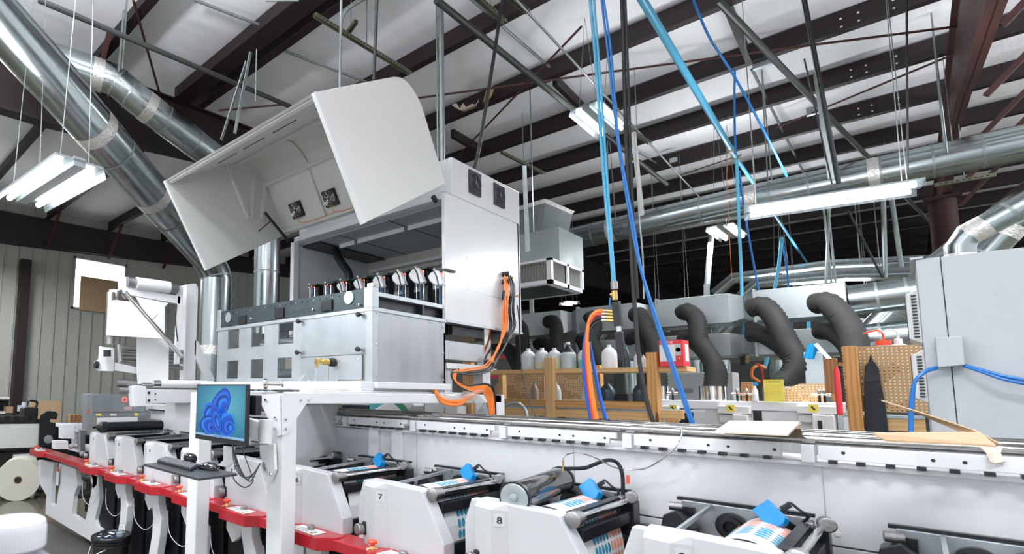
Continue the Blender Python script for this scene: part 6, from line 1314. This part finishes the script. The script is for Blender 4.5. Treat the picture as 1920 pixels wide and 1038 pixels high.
# brass manifold
t = thing('air_manifold', 'black air manifold with brass couplings hanging on the light blue hose', 'manifold', MP(1157, 640))
MB().cyl(MP(1151, 528), MP(1152, 542), .022, 14).build('steel_collar', KNURL, t, smooth=True)
MB().cyl(MP(1152, 545), MP(1153, 562), .018, 12).build('brass_valve', BRASS, t, smooth=True); MB().cyl(MP(1145, 553), MP(1152, 551), .012, 8).build('valve_stem', BRASS, t)
MB().bar(MP(1144, 558), MP(1143, 577), .006, .014).build('blue_lever', AIRB, t)
MB().bar(MP(1155, 566), MP(1160, 611), .045, .045).build('black_block', BLACK, t, bevel=.003)
MB().bar(MP(1160, 611), MP(1161, 621), .022, .022).build('pale_label', PANELW, t)
MB().bar(MP(1160, 622), MP(1167, 671), .045, .045).build('lower_block', BLACK, t, bevel=.003)
for i, y_ in enumerate((582, 588, 594, 600)):
    MB().cyl(MP(1136, y_), MP(1151, y_+1), .010, 10).build('brass_coupling', BRASS, t, smooth=True)
    MB().cyl(MP(1128, y_), MP(1136, y_), .009, 10).build('hose_clamp', CHROME, t, smooth=True)
hang([(1131, 583), (1120, 584), (1108, 596), (1102, 625), (1103, 680), (1110, 740), (1119, 790)], .015, ORANGE, 'thick orange hose bending from the manifold down behind the rods')
hang([(1128, 589), (1115, 592), (1103, 615), (1098, 650), (1102, 710), (1113, 790)], .013, REDH, 'red hose bending from the manifold beside the orange one')
hang([(1128, 595), (1115, 600), (1106, 612), (1102, 630)], .010, BLACK, 'upper short black hose from the manifold')
hang([(1128, 601), (1117, 606), (1108, 618), (1105, 640)], .010, BLACK, 'lower short black hose from the manifold')
hang([(1100, 622), (1095, 650), (1095, 690), (1100, 740), (1109, 790)], .012, BLUEH, 'vivid blue hose at the left of the orange hose')
hang([(1110, 610), (1105, 640), (1112, 680), (1122, 730), (1137, 790)], .012, BLUEH, 'vivid blue hose at the right of the orange hose', dy=.06)
t = thing('air_manifold', 'small black manifold at the end of the thin blue drop pipe', 'manifold', P(1394, 685, D=7)); MB().bar(P(1393, 660, D=7), P(1394, 684, D=7), .06, .06).build('black_block', BLACK, t, bevel=.004)
for y_ in (670, 674, 678): MB().cyl(P(1396, y_, D=6.97), P(1404, y_, D=6.97), .012, 8).build('brass_coupling', BRASS, t)
fhang([(1424, 715), (1410, 705), (1412, 690), (1425, 685), (1435, 690)], 7.6, 7.6, .018, ORANGE, 'orange hose looping left of the yellow sign')
fhang([(1416, 680), (1427, 690), (1431, 720), (1432, 752)], 7.0, 7.0, .014, REDH, 'red hose curving down along the yellow sign')
# black cable from the cabinet to the rods
solo(MB().tube(spline([P(970, 572, X=HX1+.04), P(973, 600, X=HX1+.05), P(977, 680, Y=4.4), P(990, 740, Y=3.9), P(1005, 782, Y=3.3), P(1015, 780, Y=3.25), P(1038, 788, Y=3.2)]), .005, 6), 'black_cable', RUBBER, 'thin black cable falling from the cabinet side onto the guide rods', 'cable', smooth=True)
# torn insulation
q = [(848, 198), (856, 196), (862, 205), (868, 195), (874, 203), (884, 197), (892, 198), (898, 188), (906, 180), (912, 170), (918, 163), (926, 168), (922, 180), (914, 192), (904, 202), (890, 206), (876, 210), (866, 208), (858, 204)]
t = thing('torn_insulation', 'torn flap of yellow glass wool hanging below the roof lining', 'insulation', roofP(890, 200, .0))
MB().poly([roofP(x, y, .05) for x, y in q[9:15]], (0, 0, .03)).build('yellow_wool', mat('glass_wool', (.50, .34, .12), .95, var=.4, scale=15, bump=.8), t)
MB().poly([roofP(x, y, .05) for x, y in [q[0], q[1], q[2], q[3], q[4], q[5], q[6], q[7], q[15], q[16], q[17], q[18]]], (0, 0, .02)).build('torn_lining', CARDP, t)
q_ = roofP(1263, 302, -.02); solo(MB().box(q_.x-.06, q_.x+.06, q_.y-.02, q_.y+.02, q_.z-.02, q_.z+.06), 'junction_box', FIX, 'small grey junction box on a far purlin near the blue main', 'box')
for px, py, n_, w_ in ((1430, 118, 'under the blue swagging line', 6), (1529, 207, 'on the purlin above the strip lamp', 5)):
    q_ = roofP(px, py, -.02); solo(MB().box(q_.x-.10, q_.x+.10, q_.y-.02, q_.y+.04, q_.z-.05, q_.z+.07), 'junction_box', FIX, 'grey junction box %s' % n_, 'box')

# ------------------------------------------------------------------ left floor area
t = thing('paper_roll', 'large cream paper roll lying on the floor at the left edge', 'roll', P(20, 940, Z=0))
rc = P(33, 908, X=-8.95); R = .30
rc = V((-8.95, rc.y, R)); ax = V((1, -.35, 0)).normalized()
mb = MB(); mb.lathe(rc-ax*.45, [(R, 0), (R, .45)], ax, 64); mb.build('rolled_paper', ROLLP, t, smooth=True)
MB().lathe(rc-ax*.02, [(.058, 0), (.058, .024), (.048, .026), (.048, .0)], ax, 28).build('brown_core', CARD, t, smooth=True); MB().lathe(rc+ax*.0, [(.046, 0), (.046, .008)], ax, 24).build('core_hole', BLACK, t)
for r_ in (.12, .17, .21, .25, .28): MB().tube([rc+ax*.001+(ax.orthogonal().normalized()*math.cos(i*.1745)+ax.cross(ax.orthogonal().normalized())*math.sin(i*.1745))*r_ for i in range(37)], .001, 4).build('wound_edge', CARDP, t)
t = thing('hand_cart', 'black wheeled cart with white bracket behind the paper roll', 'cart', P(72, 925, X=-9.4))
c = P(74, 920, X=-9.4); MB().lathe((c.x, c.y, .085), [(.08, 0), (.085, .01), (.085, .03), (.08, .04)], (1, -.3, 0), 24).build('wheel', RUBBER, t, smooth=True); MB().lathe((c.x+.02, c.y, .085), [(.03, 0), (.03, .04)], (1, -.3, 0), 16).build('wheel_hub', KNURL, t)
MB().box(c.x-.3, c.x+.1, c.y-.05, c.y+.05, .18, .24).build('cart_beam', BLACKM, t); MB().bar((c.x, c.y, .2), P(66, 862, X=-9.4), .04, .04).build('white_mast', WHITE, t); MB().bar(P(50, 872, X=-9.4), P(85, 870, X=-9.4), .03, .03).build('white_bracket', WHITE, t)
# rewinder machine
XM = -10.2
def L_(px, py, X=XM): return P(px, py, X=X)
t = thing('rewinder', 'black machine with a large white side panel at the left edge', 'machine', V((XM, L_(30, 800).y, 0)))
def ls(pts, nm, m, th=.1, X=XM, bev=.005): return MB().poly([L_(a, b, X) for a, b in pts], (-th, 0, 0)).build(nm, m, t, bevel=bev)
ls([(-90, 796), (74, 794), (74, 838), (-90, 843)], 'white_panel', PANELW, .05, XM+.02)
top = [(-90, 790)]; x = -60
while x < 66: top += [(x, 788), (x+2, 779), (x+9, 779), (x+11, 786), (x+15, 788)]; x += 17
ls(top+[(75, 786), (77, 842), (-90, 848)], 'black_body', BLACKM, .5, XM)
ls([(75, 790), (78, 778), (90, 770), (104, 771), (109, 776), (106, 786), (95, 785), (93, 790), (104, 793), (107, 800), (104, 812), (98, 817), (102, 827), (100, 834), (73, 836)], 'black_hook_plate', BLACKM, .06, XM+.1, .003)
MB().lathe(L_(90, 823, XM+.1), [(.07, 0), (.07, .03), (.03, .035)], (1, 0, 0), 24).build('disc_knob', FIX, t, smooth=True)
y0 = L_(-60, 840).y; y1 = L_(70, 840).y
MB().box(XM-.5, XM-.1, y0, y1, 0, L_(30, 848).z).build('dark_base', BLACKM, t); MB().box(XM-.12, XM-.02, y1-.35, y1, 0, L_(60, 850).z).build('pale_leg', PANELW, t)
t = thing('black_jug', 'black jug with a handle and white cap on the rewinder', 'jug', L_(54, 787, XM-.2))
c = L_(53, 787, XM-.2); MB().box(c.x-.1, c.x+.1, c.y-.13, c.y+.13, c.z-.05, c.z+.22).build('jug_body', BLACK, t, bevel=.03); MB().tube(spline([c+V((0, .10, .20)), c+V((0, .12, .30)), c+V((0, 0, .33)), c+V((0, -.05, .24))]), .02, 8).build('handle', BLACK, t, smooth=True); MB().cyl(c+V((0, -.08, .22)), c+V((0, -.08, .30)), .04, 12).build('white_cap', WHITE, t)
solo(MB().poly([P(56, 752, X=-12.6), P(116, 751, X=-12.6), P(110, 800, X=-12.5), P(56, 800, X=-12.5)], (-.02, 0, 0)), 'cardboard_sheet', CARD, 'big brown cardboard sheet leaning behind the rewinder', 'cardboard')
MBc = P(85, 800, X=-12.5); solo(MB().box(-12.75, -12.4, MBc.y-.6, MBc.y+.6, 0, MBc.z), 'pallet_stack', DRYM, 'dark stack carrying the leaning cardboard sheet', 'stack')
a, b = P(131, 777, X=-12.5), P(160, 777, X=-12.5); zc0 = P(131, 792, X=-12.5).z
t = thing('wooden_crate', 'small weathered wooden crate left of the grey treater box', 'crate', (-12.6, (a.y+b.y)/2, zc0)); 
MB().box(-12.8, -12.5, a.y, b.y, zc0-.3, P(131, 777, X=-12.5).z).build('crate_body', CARD, t, bevel=.004)
for k in range(4): yy = a.y+(b.y-a.y)*(k+.5)/4; MB().box(-12.5, -12.485, yy-.02, yy+.02, zc0-.3, P(131, 777, X=-12.5).z).build('crate_slat', WOODR, t)
solo(MB().box(-12.85, -12.45, a.y-.2, b.y+.2, 0, zc0-.3), 'low_pallet', DRYM, 'dark pallet under the weathered crate', 'pallet')
t = thing('wall_shelf', 'dark shelf with small cartons at the far left edge', 'shelf', P(5, 780, X=-12.5))
for y_ in (748, 776): a, b = P(-40, y_, X=-12.5), P(24, y_, X=-12.5); MB().box(-12.9, -12.5, a.y, b.y, a.z-.03, a.z).build('shelf_board', BLACKM, t)
MB().box(-12.9, -12.86, P(-40, 776, X=-12.5).y, P(24, 776, X=-12.5).y, 0, P(0, 745, X=-12.5).z).build('back_panel', BLACKM, t)
for i, (l, r, tp, bt, m_) in enumerate(((12, 24, 762, 774, CARD), (-5, 10, 771, 776, PAPER), (2, 18, 744, 748, PAPER))):
    a, b = P(l, bt, X=-12.5), P(r, bt, X=-12.5); solo(MB().box(-12.75, -12.5, a.y, b.y, a.z, P(l, tp, X=-12.5).z), 'shelf_carton', m_, ['brown carton on the far left dark shelf', 'white paper bundle on the lower far left shelf', 'flat white bundle on the upper far left shelf'][i], 'carton')
q = P(37, 765, X=XL+.28); solo(MB().box(XL+.26, XL+.3, q.y-.05, q.y+.05, q.z-.07, q.z+.07), 'wall_outlet', PANELW, 'pale outlet box on the dark wall column', 'outlet')
# bucket
t = thing('ink_bucket', 'black plastic bucket with a messy lid beside the press', 'bucket', P(208, 1000, Z=.38))
bc = P(209, 1003, Z=.39); R = .155
MB().lathe((bc.x, bc.y, .012), [(R*.86, 0), (R*.96, .30), (R*1.02, .305), (R*1.02, .315), (R*.97, .32), (R*1.03, .335), (R*1.03, .345), (R*.98, .35), (R, .365)], n=36).build('bucket_body', BLACK, t, smooth=True)
MB().lathe((bc.x, bc.y, .37), [(R*1.06, 0), (R*1.07, .02), (R*1.02, .028), (R*.98, .02), (R*.2, .018)], n=36).build('bucket_lid', BLACKM, t, smooth=True)
MB().lathe((bc.x+.05, bc.y+.06, .385), [(.035, 0), (.035, .03), (.022, .035), (.022, .05)], n=16).build('spout', FIX, t, smooth=True)
MB().tube(spline([(bc.x+.03, bc.y+.05, .43), (bc.x+.035, bc.y+.055, .47), (bc.x+.07, bc.y+.08, .47), (bc.x+.08, bc.y+.08, .43)]), .004, 6).build('spout_ring', WHITE, t, smooth=True)
MB().tube(spline([(bc.x-.11, bc.y-.13, .30), (bc.x-.05, bc.y-.2, .15), (bc.x+.06, bc.y-.17, .26), (bc.x+.14, bc.y-.04, .33)]), .004, 6).build('wire_handle', WHITE, t, smooth=True)
for i in range(14):
    a_ = random.random()*6.28; rr_ = R*.8*random.random()**.5; MB().lathe((bc.x+math.cos(a_)*rr_, bc.y+math.sin(a_)*rr_, .388), [(.012+random.random()*.01, 0), (.008, .003)], n=8).build('ink_spot', AIRB if i % 2 else PANELW, t)
# anti-fatigue mat
m4 = [P(-40, 985, Z=.008), P(75, 970, Z=.008), P(360, 1120, Z=.008), P(60, 1250, Z=.008)]
solo(MB().poly(m4, (0, 0, .01)), 'floor_mat', MAT_M, 'dark ribbed mat on the floor in front of the press', 'mat')
# foreground bottle
t = thing('white_capped_bottle', 'out-of-focus grey bottle with a broad white ribbed cap in the near corner', 'bottle', P(30, 1100, D=.62))
c = P(27, 1000, D=.60); u_ = V((0, 0, 1)); rc_ = .0315
MB().lathe(c-u_*.014, [(rc_, 0), (rc_*1.01, .022), (rc_*.95, .028), (rc_*.85, .030), (rc_*.2, .030)], n=48).build('white_cap', mat('cap_white', (.62, .62, .68), .5), t, smooth=True)
for k in range(60): a_ = k*2*math.pi/60; p_ = c+V((math.cos(a_)*rc_*1.005, math.sin(a_)*rc_*1.005, 0)); MB().cyl(p_-u_*.013, p_+u_*.007, .0006, 5).build('cap_rib', bpy.data.materials['cap_white'], t)
MB().lathe(c-u_*.16, [(.05, 0), (.052, .01), (.052, .105), (.045, .125), (.030, .138), (.028, .146)], n=40).build('grey_body', mat('bottle_grey', (.22, .25, .30), .2, coat=.5), t, smooth=True)
solo(MB().box(c.x-.12, c.x+.12, c.y-.1, c.y+.1, c.z-.185, c.z-.16).box(c.x-.03, c.x+.03, c.y-.03, c.y+.03, 0, c.z-.18), 'bottle_stand', FIX, 'small stand under the near bottle, below the picture', 'stand')
